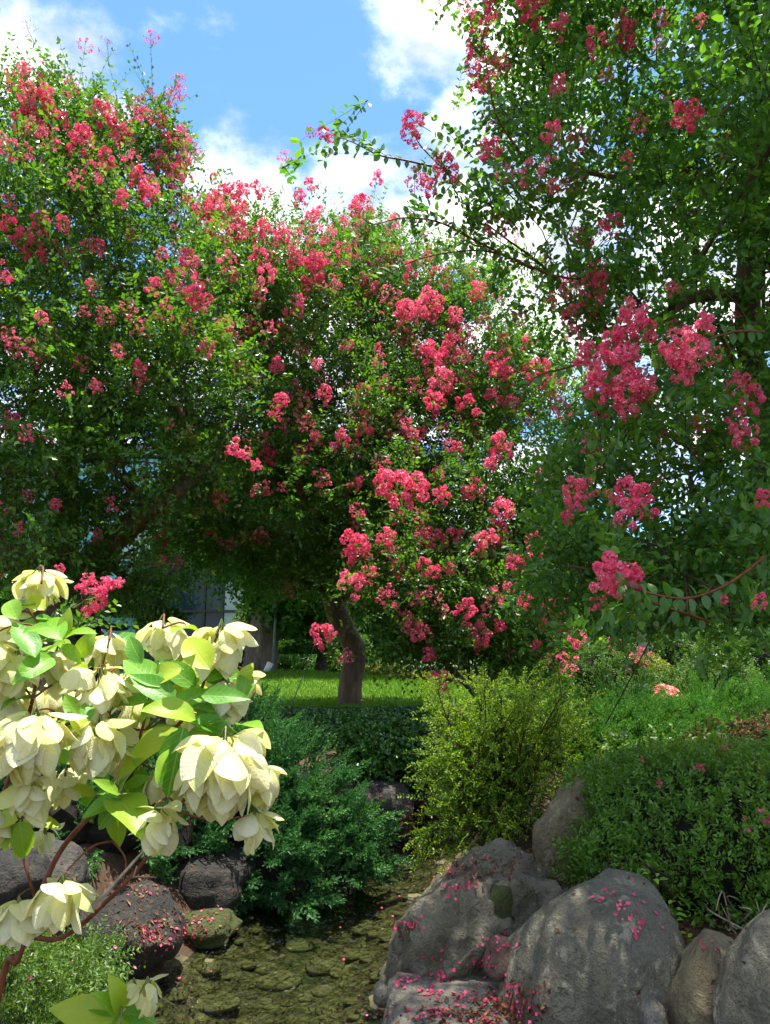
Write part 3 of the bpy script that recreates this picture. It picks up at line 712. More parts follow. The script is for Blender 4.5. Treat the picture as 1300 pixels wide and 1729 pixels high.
# ------------------------------------------------------------------ trees
def lobe(px, py, Y, rx, ry, rd):
    m = m_per_px(py, Y); return (at(px, py, Y), np.array([rx*m, rd, ry*m]))
def front_hit(px, py, lobes):
    d = raydir(px, py); best = None; near = (9e9, None, None)
    for c, r in lobes:
        o = (CAM-c)/r; dd = d/r; A = dd@dd; B = o@dd; C = o@o-1; disc = B*B-A*C
        tc = -B/A; miss = np.linalg.norm(o+dd*tc)
        if disc > 0:
            t = (-B-math.sqrt(disc))/A
            if best is None or t < best[0]: best = (t, c)
        if miss < near[0]: near = (miss, tc, c)
    if best is None: return CAM+d*near[1], near[2]
    return CAM+d*best[0], best[1]
def build_tree(name, label, group, base, trunks, lobes, ntw, leaf, mat, clusters, seed, bark='bark', tw_len=.42, npairs=7, extra=0, gap=-.12, six=True, limbs=True, wr=.55, stemr=.0035, kinds=('dense', 'loose'), fsize=1.0, cat='tree', cap=290, shoots=0):
    rng = np.random.RandomState(seed)
    t = thing(name, base, label, cat, group)
    allp = []
    for q, tr in enumerate(trunks):
        P = []; Rr = []
        for (px, py, Y, wpx) in tr:
            p = at(px, py, Y) if px is not None else np.array(py); P.append(p); Rr.append(wpx*.5*m_per_px(py, Y) if px is not None else wpx)
        P, Rr = smooth_path(P, Rr, 7*len(tr))
        P = P+np.array([[nz(p, 1.7, seed), nz(p, 1.7, seed+9), 0] for p in P])*Rr[:, None]*.8*np.linspace(0, 1, len(P))[:, None]
        if q == 0 or P[0][2] < 1.6: Rr[:2] *= 1.25
        g = Geo(); g.add(*tube(P, Rr, 12, .09, seed+q)); g.part('trunk', M[bark], t, True)
        allp.append(np.concatenate([P, Rr[:, None]], 1))
    allp = np.concatenate(allp)
    if limbs:
        for c, r in lobes:
            cand = allp[(allp[:, 2] < c[2]+.2)]
            if not len(cand): cand = allp
            dd = np.linalg.norm(cand[:, :3]-c, axis=1)+.5*np.maximum(0, (cand[:, 2]-c[2]+1)); s = cand[np.argmin(dd)]
            g = Geo(); st = s[:3]; mid = (st+c)/2+rng.normal(size=3)*.18*np.linalg.norm(c-st)*np.array([1, 1, .4])+np.array([0, 0, .1])
            r0 = min(s[3]*.7, .06)
            P, Rr = smooth_path([st, mid, c, c+(c-mid)*.4], [r0, r0*.75, r0*.5, r0*.25], 14)
            g.add(*tube(P, Rr, 7, .06, seed))
            for k in range(9):
                i0 = rng.randint(4, 13); p0 = P[i0]; u = unit(rng.normal(size=3)+np.array([0, -.2, .35])); e = c+u*r*rng.uniform(.6, .95)
                m2 = (p0+e)/2+rng.normal(size=3)*.08
                g.add(*tube(*smooth_path([p0, m2, e], [Rr[i0]*.55, Rr[i0]*.35, .005], 7), 5, .05, seed+k))
            g.part('limb', M[bark], t, True)
    # leafy twigs through the lobes
    wts = np.array([r[0]*r[2]+.3*r[1]*(r[0]+r[2]) for c, r in lobes]); wts /= wts.sum()
    B, D = [], []
    for (c, r), wgt in zip(lobes, wts):
        n = int(ntw*wgt*1.6); u = unit(rng.normal(size=(n, 3))); rad = np.clip(.35+.65*rng.rand(n)**.55, 0, 1)*rng.uniform(.93, 1.08, n)
        p = c+u*r*rad[:, None]
        keep = np.array([nz(x, 1.15, seed*2.3)+.5*nz(x, 3.1, seed) > gap for x in p])
        p, u = p[keep], u[keep]
        d = unit(u*.75+rng.normal(size=u.shape)*.5+np.array([0, -.12, .28]))
        B.append(p-d*tw_len*.4); D.append(d)
    B = np.concatenate(B); D = np.concatenate(D)
    n_core = len(B); tips = []
    if shoots:
        sb_, sd_ = [], []
        for q in range(shoots):
            c, r = lobes[rng.choice(len(lobes), p=wts)]; u = unit(rng.normal(size=3)+np.array([0, -.3, .5])); sb_.append(c+u*r*.92); sd_.append(unit(u*.8+np.array([0, 0, .35])+rng.normal(size=3)*.3))
        B = np.concatenate([B, sb_]); D = np.concatenate([D, sd_])
        tips = [(np.array(b_)+d_*tw_len*1.75, d_) for b_, d_ in zip(sb_, sd_)]
    cl = []
    for cdef in clusters:
        px, py, s = cdef[:3]; hit, cc = front_hit(px, py, lobes)
        if len(cdef) > 3: hit = at(px, py, cdef[3])
        else: hit = hit+unit(raydir(px, py))*rng.uniform(-.15, .25)
        S = s*m_per_px(py, hit[1])*fsize
        ax = unit(unit(hit-cc)*.6+np.array([0, -.25, .75])+rng.normal(size=3)*.3)
        cl.append((hit-ax*S*.5, ax, S, kinds[0] if s >= 40 or rng.rand() < .4 else kinds[1]))
        nb = 3; dd = unit(ax+rng.normal(size=(nb, 3))*.35); B = np.concatenate([B, np.repeat((hit-ax*(S*.5+tw_len*1.02))[None], nb, 0)]); D = np.concatenate([D, dd])
    for q in range(extra):
        if q < len(tips) and q < extra*.55:
            p, d_ = tips[q]; cl.append((p-np.array([0, 0, .33*tw_len]), unit(d_+np.array([0, 0, .2])), rng.uniform(.13, .24)*fsize, rng.choice(['bud', 'loose', 'dense'], p=[.2, .5, .3]))); continue
        c, r = lobes[rng.choice(len(lobes), p=wts)]; u = unit(rng.normal(size=3)+np.array([0, -.5, .55])); p = c+u*r*rng.uniform(.9, 1.06)
        cl.append((p, unit(u*.6+np.array([0, -.1, .8])+rng.normal(size=3)*.3), rng.uniform(.11, .21)*fsize, rng.choice(['bud', 'loose', 'dense'], p=[.35, .35, .3])))
    Lt = tw_len*rng.uniform(.7, 1.25, len(B)); Lt[n_core:n_core+len(tips)] = tw_len*1.7
    Vv, Qq, pos = twig_leaves(B, D, Lt, npairs, leaf, rng, wr, .22, .55, six)
    part('foliage', Vv, [Qq], M[mat], t, None, False, 'stuff')
    if stemr:
        g = Geo(); twig_stems(B, pos, stemr, g); g.part('twigs', M['twig_dark'], t, False, 'stuff')
    for q, (p, ax, S, kd) in enumerate(cl[:cap]):
        o = link('flower_cluster', PAN[kd][q % 4], t); set_mat(o, basis(ax, rng.rand()*6), p-np.array(base), S*rng.uniform(.95, 1.15))
    return t

# flower clusters: (px, py, size px)
CL_LEFT = [(60,178,60),(23,135,34),(120,148,34),(166,192,44),(138,238,48),(231,178,38),(245,195,34),(291,169,36),(302,158,28),(180,268,34),(305,234,42),(281,238,26),(295,298,46),(320,250,24),(7,248,40),(32,255,36),(221,273,34),(231,303,40),(127,303,34),(203,333,30),(256,331,34),(106,377,30),(42,411,34),(18,386,40),(150,414,28),(168,416,28),(115,432,34),(55,395,26),(16,342,26),(318,441,36),(284,478,30),(258,483,30),(328,506,48),(217,522,34),(277,525,36),(175,536,30),(235,552,38),(318,552,30),(88,561,26),(69,536,24),(14,566,32),(28,587,34),(198,594,26),(52,584,32),(67,603,30),(200,593,24),(238,622,28),(234,646,34),(162,651,26),(284,715,22),(81,734,20),(81,798,22,7.2),(93,851,24,7.0),(48,837,24),(31,894,22),(188,851,26),(274,949,24),(160,1003,62,5.8),(150,985,36,5.7),(100,960,20,6.0),(200,985,22,6.2),(95,200,44),(200,215,40),(160,290,34),(85,235,36),(270,205,26),(330,262,26),(40,210,40),(75,160,34),(185,180,30),(215,240,34),(265,270,30),(318,300,26)]
CL_MID = [(351,363,46),(378,331,34),(397,363,40),(369,395,44),(401,391,34),(443,405,38),(480,400,40),(531,395,34),(554,400,34),(355,488,28),(498,515,40),(526,455,46),(420,548,36),(397,582,34),(391,584,38),(396,612,34),(415,641,36),(391,663,38),(470,617,28),(510,694,24),(477,715,24),(510,765,32),(534,741,24),(579,741,28),(601,760,30),(615,727,30),(329,734,20),(441,827,30),(477,822,18),(544,808,34),(601,815,24),(439,899,22),(334,865,18),(372,913,16),(596,887,24),(340,345,34),(365,345,36),(385,400,36),(425,395,30),(455,440,30),(500,440,34),(545,440,30),(575,430,34),(430,470,28),(560,480,30),(470,560,26)]
CL_BACK = [(718,521,44),(678,565,36),(729,605,44),(759,600,42),(745,648,48),(740,688,34),(858,618,56),(907,624,50),(934,651,38),(848,578,30),(848,758,44),(832,672,30),(826,783,26),(670,818,62,7.8),(700,828,48,7.8),(650,812,40,7.9),(624,705,30),(640,723,32),(673,705,24),(748,723,18),(675,872,28),(710,872,30),(729,909,40),(761,909,40),(848,866,42),(842,907,40),(810,928,26),(902,915,34),(902,942,38),(601,925,52,8.6),(591,986,46,8.2),(624,968,34,8.4),(608,925,40,8.5),(702,1012,24),(729,1003,30),(832,1001,24),(751,1033,24),(788,1028,40),(799,1065,42),(815,1076,38),(702,1060,38),(680,1040,26),(928,1038,44),(950,1017,30),(842,1057,22),(544,1073,40,8.6),(560,1068,26,8.6),(937,1073,24),(975,1079,40,7.5),(613,355,44),(608,393,46),(729,511,46),(807,493,40),(590,440,36),(640,440,36),(620,480,40),(660,430,34),(690,455,36),(720,440,30),(745,470,34),(655,500,34),(600,520,30),(770,530,30),(700,560,28),(645,590,26),(610,610,26),(590,660,24),(650,650,26),(700,650,28),(790,640,28),(820,540,26),(780,580,26),(860,680,28),(700,745,22),(770,760,26),(800,720,24),(640,780,22),(740,800,24),(790,830,26),(870,950,28),(860,1100,20),(905,1090,20),(885,1015,28),(735,965,24),(660,930,24),(760,960,22),(820,1030,24),(930,1110,18),(950,1130,18)]
CL_RIGHT = [(788,16,34),(815,32,44),(832,16,30),(810,65,46),(805,92,40),(837,105,38),(810,129,44),(842,113,34),(820,150,30),(907,22,46),(945,46,34),(890,12,40),(1050,32,28),(1063,59,40),(1045,70,34),(1117,30,26),(1182,35,22),(1112,75,20),(942,145,30),(1025,127,20),(1163,191,54,3.6),(1079,207,36),(1058,269,24),(934,226,36),(977,237,36),(966,291,36),(958,323,36),(853,293,30),(829,261,44),(825,200,30),(1017,385,26),(840,382,38),(1004,469,46),(998,495,50),(961,490,34),(1138,487,26),(934,506,28),(980,543,56),(1068,527,40,3.9),(1074,565,64,3.85),(1060,595,40,3.85),(993,602,48,3.95),(1031,586,40,3.9),(1031,635,72,3.8),(1005,655,50,3.8),(1063,661,60,3.75),(1090,653,48,3.8),(1015,691,34),(1058,688,44,3.8),(945,683,34),(1155,592,70,3.6),(1182,551,56,3.6),(1140,600,50,3.65),(1200,600,38,3.6),(1160,626,48,3.6),(1136,556,30),(1246,651,46,3.9),(1273,672,38,3.9),(1235,688,42,3.9),(1254,737,44,3.8),(1182,715,34),(1163,721,38),(1117,734,26),(1184,753,30),(998,748,34),(969,823,44,3.9),(993,823,34,3.9),(975,845,34,3.9),(958,872,28,3.9),(1058,828,44,3.6),(1085,848,52,3.55),(1058,866,52,3.55),(1035,835,34,3.6),(1042,965,84,3.3),(1018,978,44,3.3),(1066,978,44,3.3),(1009,1022,28,3.4),(1284,1014,28,3.3),(1292,839,34,3.4),(1222,1012,16,3.4),(700,205,40,4.35),(692,228,36,4.35),(753,288,44,4.45),(700,302,36,4.4),(724,312,38,4.4),(545,222,20,4.3),(556,232,18,4.3),(525,224,18,4.3),(600,352,30,4.4),(877,538,28)]

left_lobes = [lobe(30,300,9,190,140,1.7), lobe(200,300,9,120,95,1.4), lobe(120,450,8.6,240,170,1.9), lobe(-130,420,9,220,220,2), lobe(300,470,8.8,120,110,1.4), lobe(60,640,8.2,250,120,1.9), lobe(270,640,8.3,170,130,1.6), lobe(-120,720,8.5,200,200,1.8), lobe(190,790,8.2,210,95,1.6), lobe(20,820,8.0,180,80,1.5), lobe(90,215,9.2,110,60,1.0), lobe(270,245,9.0,50,60,.7), lobe(40,930,7.6,130,45,1.2), lobe(215,985,8.8,90,50,.9)]
gl = lambda px, Y: hz((px-650)/F*Y, Y)
bL = at(85, 1085, 9.2); bL[2] = hz(bL[0], bL[1])
build_tree('crape_myrtle_tree', 'old pink crape myrtle with leaning forked trunks rising behind the cream shrub', 'pink crape myrtle trees', bL,
   [[(None, tuple(bL-np.array([0,0,.1])), 0, .24), (95,1040,9.2,52), (120,990,9.1,50), (190,913,8.9,44), (262,850,8.7,36), (340,790,9.0,22), (400,720,9.6,5)],
    [(None, tuple(bL+np.array([.05,.25,-.1])), 0, .2), (108,1000,9.4,38), (115,880,9.4,34), (118,740,9.3,28), (140,560,9.1,20), (150,380,9.0,10)],
    [(None, tuple(bL+np.array([-.1,.1,-.1])), 0, .2), (60,990,9.2,36), (-10,900,9,32), (-90,740,9,26), (-120,560,9,16)]],
   left_lobes, 7400, .064, 'leaf_myrtle', CL_LEFT, 11, six=False, wr=.66, shoots=300, gap=-.2, extra=215, fsize=.92, cap=290)
mid_lobes = [lobe(430,520,11,130,105,1.6), lobe(520,560,11.2,150,150,1.8), lobe(400,690,10.6,150,140,1.8), lobe(560,720,11,170,140,1.9), lobe(470,850,10.6,200,110,1.8), lobe(620,860,10.8,110,120,1.5), lobe(370,400,11,60,55,.9), lobe(480,420,11.3,90,50,1.1), lobe(360,930,10.8,130,70,1.3), lobe(510,955,11,130,60,1.3), lobe(590,450,11.8,80,70,1.1)]
bM = onz(590, 1193, 1.0); bM[2] = hz(bM[0], bM[1])
build_tree('crape_myrtle_tree', 'pink crape myrtle whose single brown trunk stands on the lawn edge', 'pink crape myrtle trees', bM,
   [[(None, tuple(bM-np.array([0,0,.12])), 0, .19), (593,1150,bM[1],37), (600,1105,bM[1],34), (582,1065,bM[1],36), (560,1010,bM[1]-.1,36), (552,930,bM[1]-.2,32), (545,840,bM[1]-.3,26), (525,700,bM[1]-.5,18), (510,560,bM[1]-.6,10)],
    [(568,1030,bM[1],26), (600,960,bM[1]-.1,24), (622,880,bM[1]-.1,20), (625,760,bM[1],14), (600,640,bM[1],8)],
    [(552,920,bM[1]-.2,22), (510,905,bM[1]-.5,18), (450,900,bM[1]-1,13), (390,880,bM[1]-1.3,8)]],
   mid_lobes, 6800, .062, 'leaf_myrtle', CL_MID, 12, six=False, wr=.66, gap=-.2, shoots=300, extra=240, fsize=.98, cap=290)
back_lobes = [lobe(690,560,12,120,130,1.5), lobe(800,600,11.6,130,130,1.6), lobe(620,440,12.5,80,60,1.0), lobe(720,480,12.3,110,60,1.3), lobe(880,700,11,120,130,1.5), lobe(720,720,11.3,130,120,1.6), lobe(700,860,10.2,120,110,1.4), lobe(820,860,10.3,130,130,1.5), lobe(660,980,9.3,85,80,1.0), lobe(770,1010,9.3,130,90,1.2), lobe(890,990,9.6,110,110,1.2), lobe(720,1085,9.3,90,45,.8), lobe(870,1090,9.3,80,45,.8), lobe(935,880,10.2,70,120,1.0)]
bB = at(828, 1150, 11.4); bB[2] = hz(bB[0], bB[1])
build_tree('crape_myrtle_tree', 'wide pink crape myrtle with orange-brown trunk behind the golden bush', 'pink crape myrtle trees', bB,
   [[(None, tuple(bB-np.array([0,0,.12])), 0, .11), (828,1130,11.4,24), (830,1060,11.4,22), (820,960,11.4,20), (800,820,11.5,17), (780,680,11.6,13), (760,560,11.8,7)],
    [(826,1040,11.4,20), (770,930,11.6,22), (690,830,11.8,22), (665,760,11.9,20), (675,640,12,14), (690,520,12.2,8)]],
   back_lobes, 7400, .060, 'leaf_myrtle', CL_BACK, 13, six=False, wr=.66, gap=-.2, shoots=300, extra=200, fsize=.98, cap=290)
right_lobes = [lobe(1080,90,5.2,250,150,1.5), lobe(1280,200,5.6,220,200,1.6), lobe(930,120,5.2,110,120,1.1), lobe(960,330,5.2,140,130,1.2), lobe(1130,350,5.4,190,150,1.5), lobe(1310,450,5.6,150,170,1.5), lobe(1080,520,5.3,170,90,1.3), lobe(850,400,5.0,90,55,.7), lobe(960,470,5.0,90,70,.9), lobe(1230,590,5.2,140,100,1.2), lobe(1050,700,4.9,120,60,.9), lobe(1200,780,4.9,150,110,1.1), lobe(1010,800,4.9,100,85,.9), lobe(1110,920,4.5,170,95,.9), lobe(1260,930,4.5,130,110,.9), lobe(1160,1020,4.2,150,45,.6), lobe(960,960,4.9,85,85,.8), lobe(1000,-180,4.6,330,200,1.5), lobe(1350,-200,4.5,300,260,1.6), lobe(1500,300,5.2,200,350,1.7), lobe(1480,800,4.8,200,250,1.5), (np.array([2.9, 2.9, 5.3]), np.array([1.7, 1.7, 1.1]))]  # last lobes: unseen overhead crown, added to cast shade on the right foreground
bR = np.array([3.75, 5.6, 0.]); bR[2] = hz(bR[0], bR[1])
rt = build_tree('crape_myrtle_tree', 'tall pink crape myrtle overhanging the azalea mound and boulders with bare arching sprays', 'pink crape myrtle trees', bR,
   [[(None, tuple(bR-np.array([0,0,.12])), 0, .2), (1460,1000,5.65,52), (1360,820,5.7,46), (1275,640,5.75,40), (1262,480,5.7,40), (1270,330,5.6,38), (1292,220,5.5,30), (1250,60,5.3,20), (1180,-120,5.0,12)],
    [(1265,420,5.7,24), (1215,330,5.5,20), (1160,292,5.4,15), (1060,300,5.3,11), (960,285,5.2,7)],
    [(1268,500,5.7,26), (1180,500,5.5,20), (1100,545,5.3,14), (1020,560,5.2,9)],
    [(1300,690,5.7,30), (1260,840,5.3,22), (1180,930,4.9,14), (1100,985,4.5,9)],
    [(1290,230,5.5,24), (1330,60,5.3,20), (1420,-150,4.6,14)]],
   right_lobes, 7600, .058, 'leaf_myrtle_near', CL_RIGHT, 14, extra=40, fsize=.95, gap=-.07, tw_len=.36, npairs=6, wr=.58, stemr=.0028, cap=290)

# arching sprays of the right tree: every leaf its own piece
def blade(W, bend, fold, nx, ny, tipp=1.0, wav=0.0, seed=0, start=.04):
    rg = np.random.RandomState(seed); s = np.linspace(0, 1, nx+1); th = bend*s
    cx = np.concatenate([[0], np.cumsum(np.cos((th[1:]+th[:-1])/2))])/nx; cz = -np.concatenate([[0], np.cumsum(np.sin((th[1:]+th[:-1])/2))])/nx
    prof = np.sin(PI*np.clip(s, 0, 1)**.82)**.75*(1-.35*s**3*tipp); prof[0] = start; prof[-1] = .0
    v = np.linspace(-1, 1, ny+1); ph = rg.rand()*6
    X = cx[:, None]+0*v[None]; Yy = W/2*prof[:, None]*v[None]
    Z = cz[:, None]+fold*W*np.abs(v)[None]**1.5*prof[:, None]+wav*np.sin(s*9+ph)[:, None]*v[None]*prof[:, None]
    # fold pushes along the local normal
    V = np.stack([X+np.sin(th)[:, None]*fold*W*.5*np.abs(v)[None]*prof[:, None], Yy, Z], -1).reshape(-1, 3)
    i = np.arange(nx)[:, None]*(ny+1); j = np.arange(ny)[None]
    Q = np.stack([i+j, i+ny+1+j, i+ny+1+j+1, i+j+1], -1).reshape(-1, 4)
    return V, Q
LEAFM = []
for q in range(4):
    V_, Q_ = blade(.56, .25+.12*q, .12, 4, 2, .3, 0, q); LEAFM.append(mesh_np('leaf', V_, [Q_], M['leaf_myrtle_near'], None, True))
SPRAYS = [([(870,380),(795,322),(745,282),(706,240),(700,215)],4.5), ([(745,285),(690,272),(640,262),(595,240),(548,224)],4.4), ([(900,455),(800,405),(740,375),(680,368),(630,378),(602,360)],4.5),
          ([(940,470),(840,428),(770,425),(700,440),(640,470)],4.6), ([(880,260),(840,200),(826,140),(815,60)],4.6), ([(940,250),(880,220),(840,175)],4.7),
          ([(1290,560),(1240,560),(1180,580),(1150,610)],3.7), ([(1100,560),(1060,600),(1020,640)],3.9), ([(1290,940),(1230,985),(1160,1010),(1090,1000),(1050,985)],3.25), ([(1200,1050),(1140,1030),(1080,1010),(1045,990)],3.4),
          ([(1260,130),(1220,190),(1165,205)],3.7), ([(1010,600),(960,620),(900,640),(870,700)],4.2), ([(1120,800),(1090,830),(1050,850)],3.7)]
rng = np.random.RandomState(77); nleaf = 0
for pts, Y in SPRAYS:
    P = [at(x, y, Y+.35*(1-k/(len(pts)-1))) for k, (x, y) in enumerate(pts)]
    Lp = sum(np.linalg.norm(np.subtract(P[k+1], P[k])) for k in range(len(P)-1))
    n = max(6, int(Lp/.034)); Pp, Rr = smooth_path(P, np.linspace(.009, .0025, len(P)), n)
    g = Geo(); g.add(*tube(Pp, Rr, 5)); g.part('branch', M['twig_red'], rt, True)
    T = unit(np.gradient(Pp, axis=0))
    for k in range(1, n):
        if nleaf >= 296: break
        sg = 1 if k % 2 else -1
        side = unit(np.cross(T[k], np.array([0, -1., .25])))
        d = unit(side*sg*.9+T[k]*.35+rng.normal(size=3)*.22); nn = unit(np.array([0, -.55, .8])+rng.normal(size=3)*.35)
        x = d; y = unit(np.cross(nn, x)); z = np.cross(x, y)
        o = link('leaf', LEAFM[nleaf % 4], rt); set_mat(o, np.stack([x, y, z], 1), Pp[k]-bR, rng.uniform(.055, .078)); nleaf += 1
# ------------------------------------------------------------------ background trees
def lb(px, py, Y, rx, ry, rd): return lobe(px, py, Y, rx, ry, rd)
def bgtree(label, px, Y, trunk, lobes, ntw, leaf, mat, seed, bark='bark_dark', tw=.7, name='broadleaf_tree'):
    b = at(px, 1100, Y); b[2] = hz(b[0], b[1])
    tr = [[(None, tuple(b-np.array([0, 0, .2])), 0, trunk[0][2]*.55*m_per_px(1100, Y))]+[(x, y, Y, wd) for x, y, wd in trunk]]
    return build_tree(name, label, 'background trees', b, tr, lobes, ntw, leaf, mat, [], seed, bark=bark, tw_len=tw, npairs=6, gap=-.25, six=False, wr=.7, stemr=0)
bgtree('big tree with thick furrowed grey-brown trunk standing on the lawn crest', 437, 17.5, [(440,1100,52),(447,1040,46),(450,960,42),(445,850,34),(440,760,20)],
       [lb(440,860,17.5,170,110,2.2), lb(560,960,17.5,110,60,1.8), lb(490,985,16.8,70,40,1.2), lb(545,1020,18,70,40,1.2)], 3000, .15, 'leaf_dark', 21)
bgtree('dark leafy tree far behind the lawn, next to the niwaki pine', 560, 26, [(560,1090,20),(565,1000,18),(570,900,12)], [lb(560,930,26,130,110,2.6), lb(640,1010,26,110,80,2.2), lb(500,1040,26,60,60,1.6)], 2200, .2, 'leaf_dark', 22)
bgtree('shadowy tree with dark trunk behind the flowering shrubs', 1045, 22, [(1045,1090,26),(1045,1040,24),(1040,960,18)], [lb(1000,990,22,130,75,2.2), lb(880,1010,22,100,80,2.2), lb(1090,1040,22,60,35,1.5)], 2000, .2, 'leaf_dark', 23)
bgtree('bright green tree lit by the sun behind the right shrubs', 1150, 27, [(1150,1090,16),(1150,1020,14),(1150,960,10)], [lb(1140,990,27,130,80,2.6), lb(1260,1010,27,110,90,2.6), lb(1060,1000,28,70,60,2)], 2400, .22, 'leaf_fresh', 24)
bgtree('tall dark tree closing the garden at the far right', 1380, 24, [(1380,1090,22),(1380,960,18),(1370,860,12)], [lb(1330,980,24,120,110,2.4), lb(1400,850,24,130,120,2.4)], 1800, .2, 'leaf_dark', 25)
bgtree('slim tree with pale peeling trunk behind the white-flowered shrubs', 1087, 16.5, [(1088,1110,17),(1085,1080,15),(1078,1050,12),(1070,1000,8)], [lb(1060,985,16.5,75,40,1.1), lb(1110,1000,16.8,60,40,1.0)], 500, .12, 'leaf_dark', 26, 'bark_pale', .5)
bgtree('dark tree behind the building corner and left myrtle', 20, 19, [(20,1090,30),(25,1000,26),(30,900,18)], [lb(30,990,19,150,60,1.8), lb(-140,900,19,120,140,2)], 1800, .16, 'leaf_dark', 27)
bgtree('dark distant tree between the two pink myrtles on the lawn', 780, 30, [(780,1090,16),(780,1000,14),(780,930,10)], [lb(770,1010,30,150,85,3), lb(900,1040,30,100,60,2.4), lb(660,1060,30,90,50,2.4)], 2400, .24, 'leaf_dark', 28)

# ------------------------------------------------------------------ shrubs
def shrub_mesh(c, r, n, leaf, rng, tw=.14, npairs=5, block=2.0, flat=0.0, six=False, wr=.5, upw=.5, zmin=-.3, rough=.12, seed=0):
    """twigs on and just under the surface of a rounded mound"""
    u = unit(rng.normal(size=(n*2, 3))); u = u[u[:, 2] > zmin][:n]
    p = u/(np.sum(np.abs(u)**block, 1)**(1/block))[:, None]
    rad = (1-.22*rng.rand(len(p))**2)
    rad = rad*(1+np.array([nz(x, 2.2, seed)*rough*1.6+nz(x, 6, seed)*rough*.8 for x in p]))
    P = c+p*r*rad[:, None]; nrm = unit(p/np.array(r)*np.mean(r))
    D = unit(nrm*.8+np.array([0, 0, upw])+rng.normal(size=P.shape)*.45)
    return twig_leaves(P-D*tw*.55, D, tw*rng.uniform(.7, 1.3, len(P)), npairs, leaf, rng, wr, .15, .5, six), P, D
def shrub(name, label, c, r, n, leaf, mat, seed, core=.86, cat='shrub', group=None, flowers=None, base=None, coremat='shaded_twigmass', **kw):
    rng = np.random.RandomState(seed); c = np.array(c, float)
    b = np.array([c[0], c[1], hz(c[0], c[1])]) if base is None else np.array(base)
    t = thing(name, b, label, cat, group); bl = kw.get('block', 2.0)
    if core:
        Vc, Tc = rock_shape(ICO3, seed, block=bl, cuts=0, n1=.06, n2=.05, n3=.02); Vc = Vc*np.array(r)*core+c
        part('shaded_core', Vc, [Tc], M[coremat], t, None, False)  # opaque lump closing the gaps, coloured dark like the shaded interior
    (V, Q, pos), P, D = shrub_mesh(c, np.array(r), n, leaf, rng, seed=seed, **kw)
    part('foliage', V, [Q], M[mat], t, None, False, 'stuff')
    if flowers:
        fm, nf, s = flowers
        for q in rng.choice(len(P), nf, replace=False):
            o = link('flower', fm, t); set_mat(o, basis(D[q]+np.array([0, -.3, .2]), rng.rand()*6), P[q]+D[q]*.05-b, s*rng.uniform(.7, 1.2))
    return t
def flower_mesh(mat, npet, seed, wr=.9):
    rg = np.random.RandomState(seed); a = np.arange(npet)/npet*2*PI
    D = np.stack([np.cos(a), np.sin(a), .35+.3*rg.rand(npet)], -1); N = np.stack([0*a, 0*a, 1+0*a], -1)+.3*rg.normal(size=(npet, 3))
    V, Q = leaf1_geo(D*.06, D, N, np.full(npet, .5), wr); return mesh_np('flower', V, [Q], mat)
FW = flower_mesh(M['white_petal'], 5, 1); FP = flower_mesh(M['pink'], 6, 2)
def shrub_px(name, label, px0, px1, py0, py1, Y, dep, n, leaf, mat, seed, **kw):
    c0 = at((px0+px1)/2, (py0+py1)/2, Y); m = m_per_px((py0+py1)/2, Y); g0 = hz(c0[0], c0[1])
    top = at((px0+px1)/2, py0, Y)[2]; rz = top-g0+.1; c = (c0[0], c0[1], g0-.1)
    return shrub(name, label, c, ((px1-px0)*m/2, dep, rz), n, leaf, mat, seed, zmin=-.02, **kw)
shrub_px('flowering_shrub', 'tall bright green shrub dotted with white flowers beyond the juniper', 1118, 1285, 1105, 1180, 12.6, .8, 2600, .045, 'leaf_fresh', 31, flowers=(FW, 12, .10), tw=.28, npairs=8, upw=1.3, rough=.2, group='shrubs behind the juniper')
shrub_px('flowering_shrub', 'mid green loose shrub left of the white-flowered shrub beyond the juniper', 955, 1100, 1092, 1165, 13.2, .7, 2200, .045, 'leaf_fresh', 32, tw=.28, npairs=8, upw=1.3, rough=.2, group='shrubs behind the juniper')
shrub_px('round_shrub', 'clipped round-topped green shrub rising behind the white-flowered shrub', 1165, 1265, 1057, 1170, 15, .7, 2200, .05, 'leaf_fresh', 33, tw=.16, block=2.4, group='shrubs behind the juniper')
shrub_px('yellow_shrub', 'small yellow-green shrub between the two loose green shrubs', 1060, 1140, 1112, 1170, 14.2, .5, 1100, .05, 'leaf_yellow', 34, tw=.16, group='shrubs behind the juniper')
shrub_px('flowering_shrub', 'leafy green shrub in front of the orange-brown myrtle trunk', 858, 960, 1085, 1165, 12.8, .6, 1600, .05, 'leaf_fresh', 35, tw=.24, npairs=7, upw=1.0, group='shrubs behind the juniper')
for k, (a, b2, y0, y1, Y, lab) in enumerate([(610, 690, 1124, 1160, 19, 'pale yellow-green clipped hedge mound behind the lawn trunk'), (655, 745, 1136, 1168, 17.5, 'low olive clipped hedge mound at the back edge of the lawn'), (735, 830, 1138, 1175, 16.5, 'yellow clipped hedge mound where the lawn slopes down to the right')]):
    shrub_px('clipped_hedge', lab, a, b2, y0, y1, Y, .6, 1300, .055, 'leaf_yellow', 40+k, tw=.12, block=2.8, group='clipped hedges behind the lawn')
shrub_px('green_shrub', 'green shrub behind the lawn beside the thick furrowed trunk', 455, 530, 1062, 1140, 21, .9, 1500, .08, 'leaf_dark', 45, tw=.3)
shrub_px('green_shrub', 'shaded green shrub far behind the niwaki pine', 540, 640, 1070, 1140, 22, .9, 1500, .08, 'leaf_fresh', 46, tw=.3)
shrub_px('green_shrub', 'green shrub beside the glass building corner', 398, 432, 1015, 1140, 20, .5, 900, .08, 'leaf_fresh', 47, tw=.3)
shrub_px('hedge', 'long shaded hedge closing the back of the garden on the right', 820, 1420, 1070, 1140, 20, .8, 4200, .09, 'leaf_dark', 48, tw=.3, block=4)

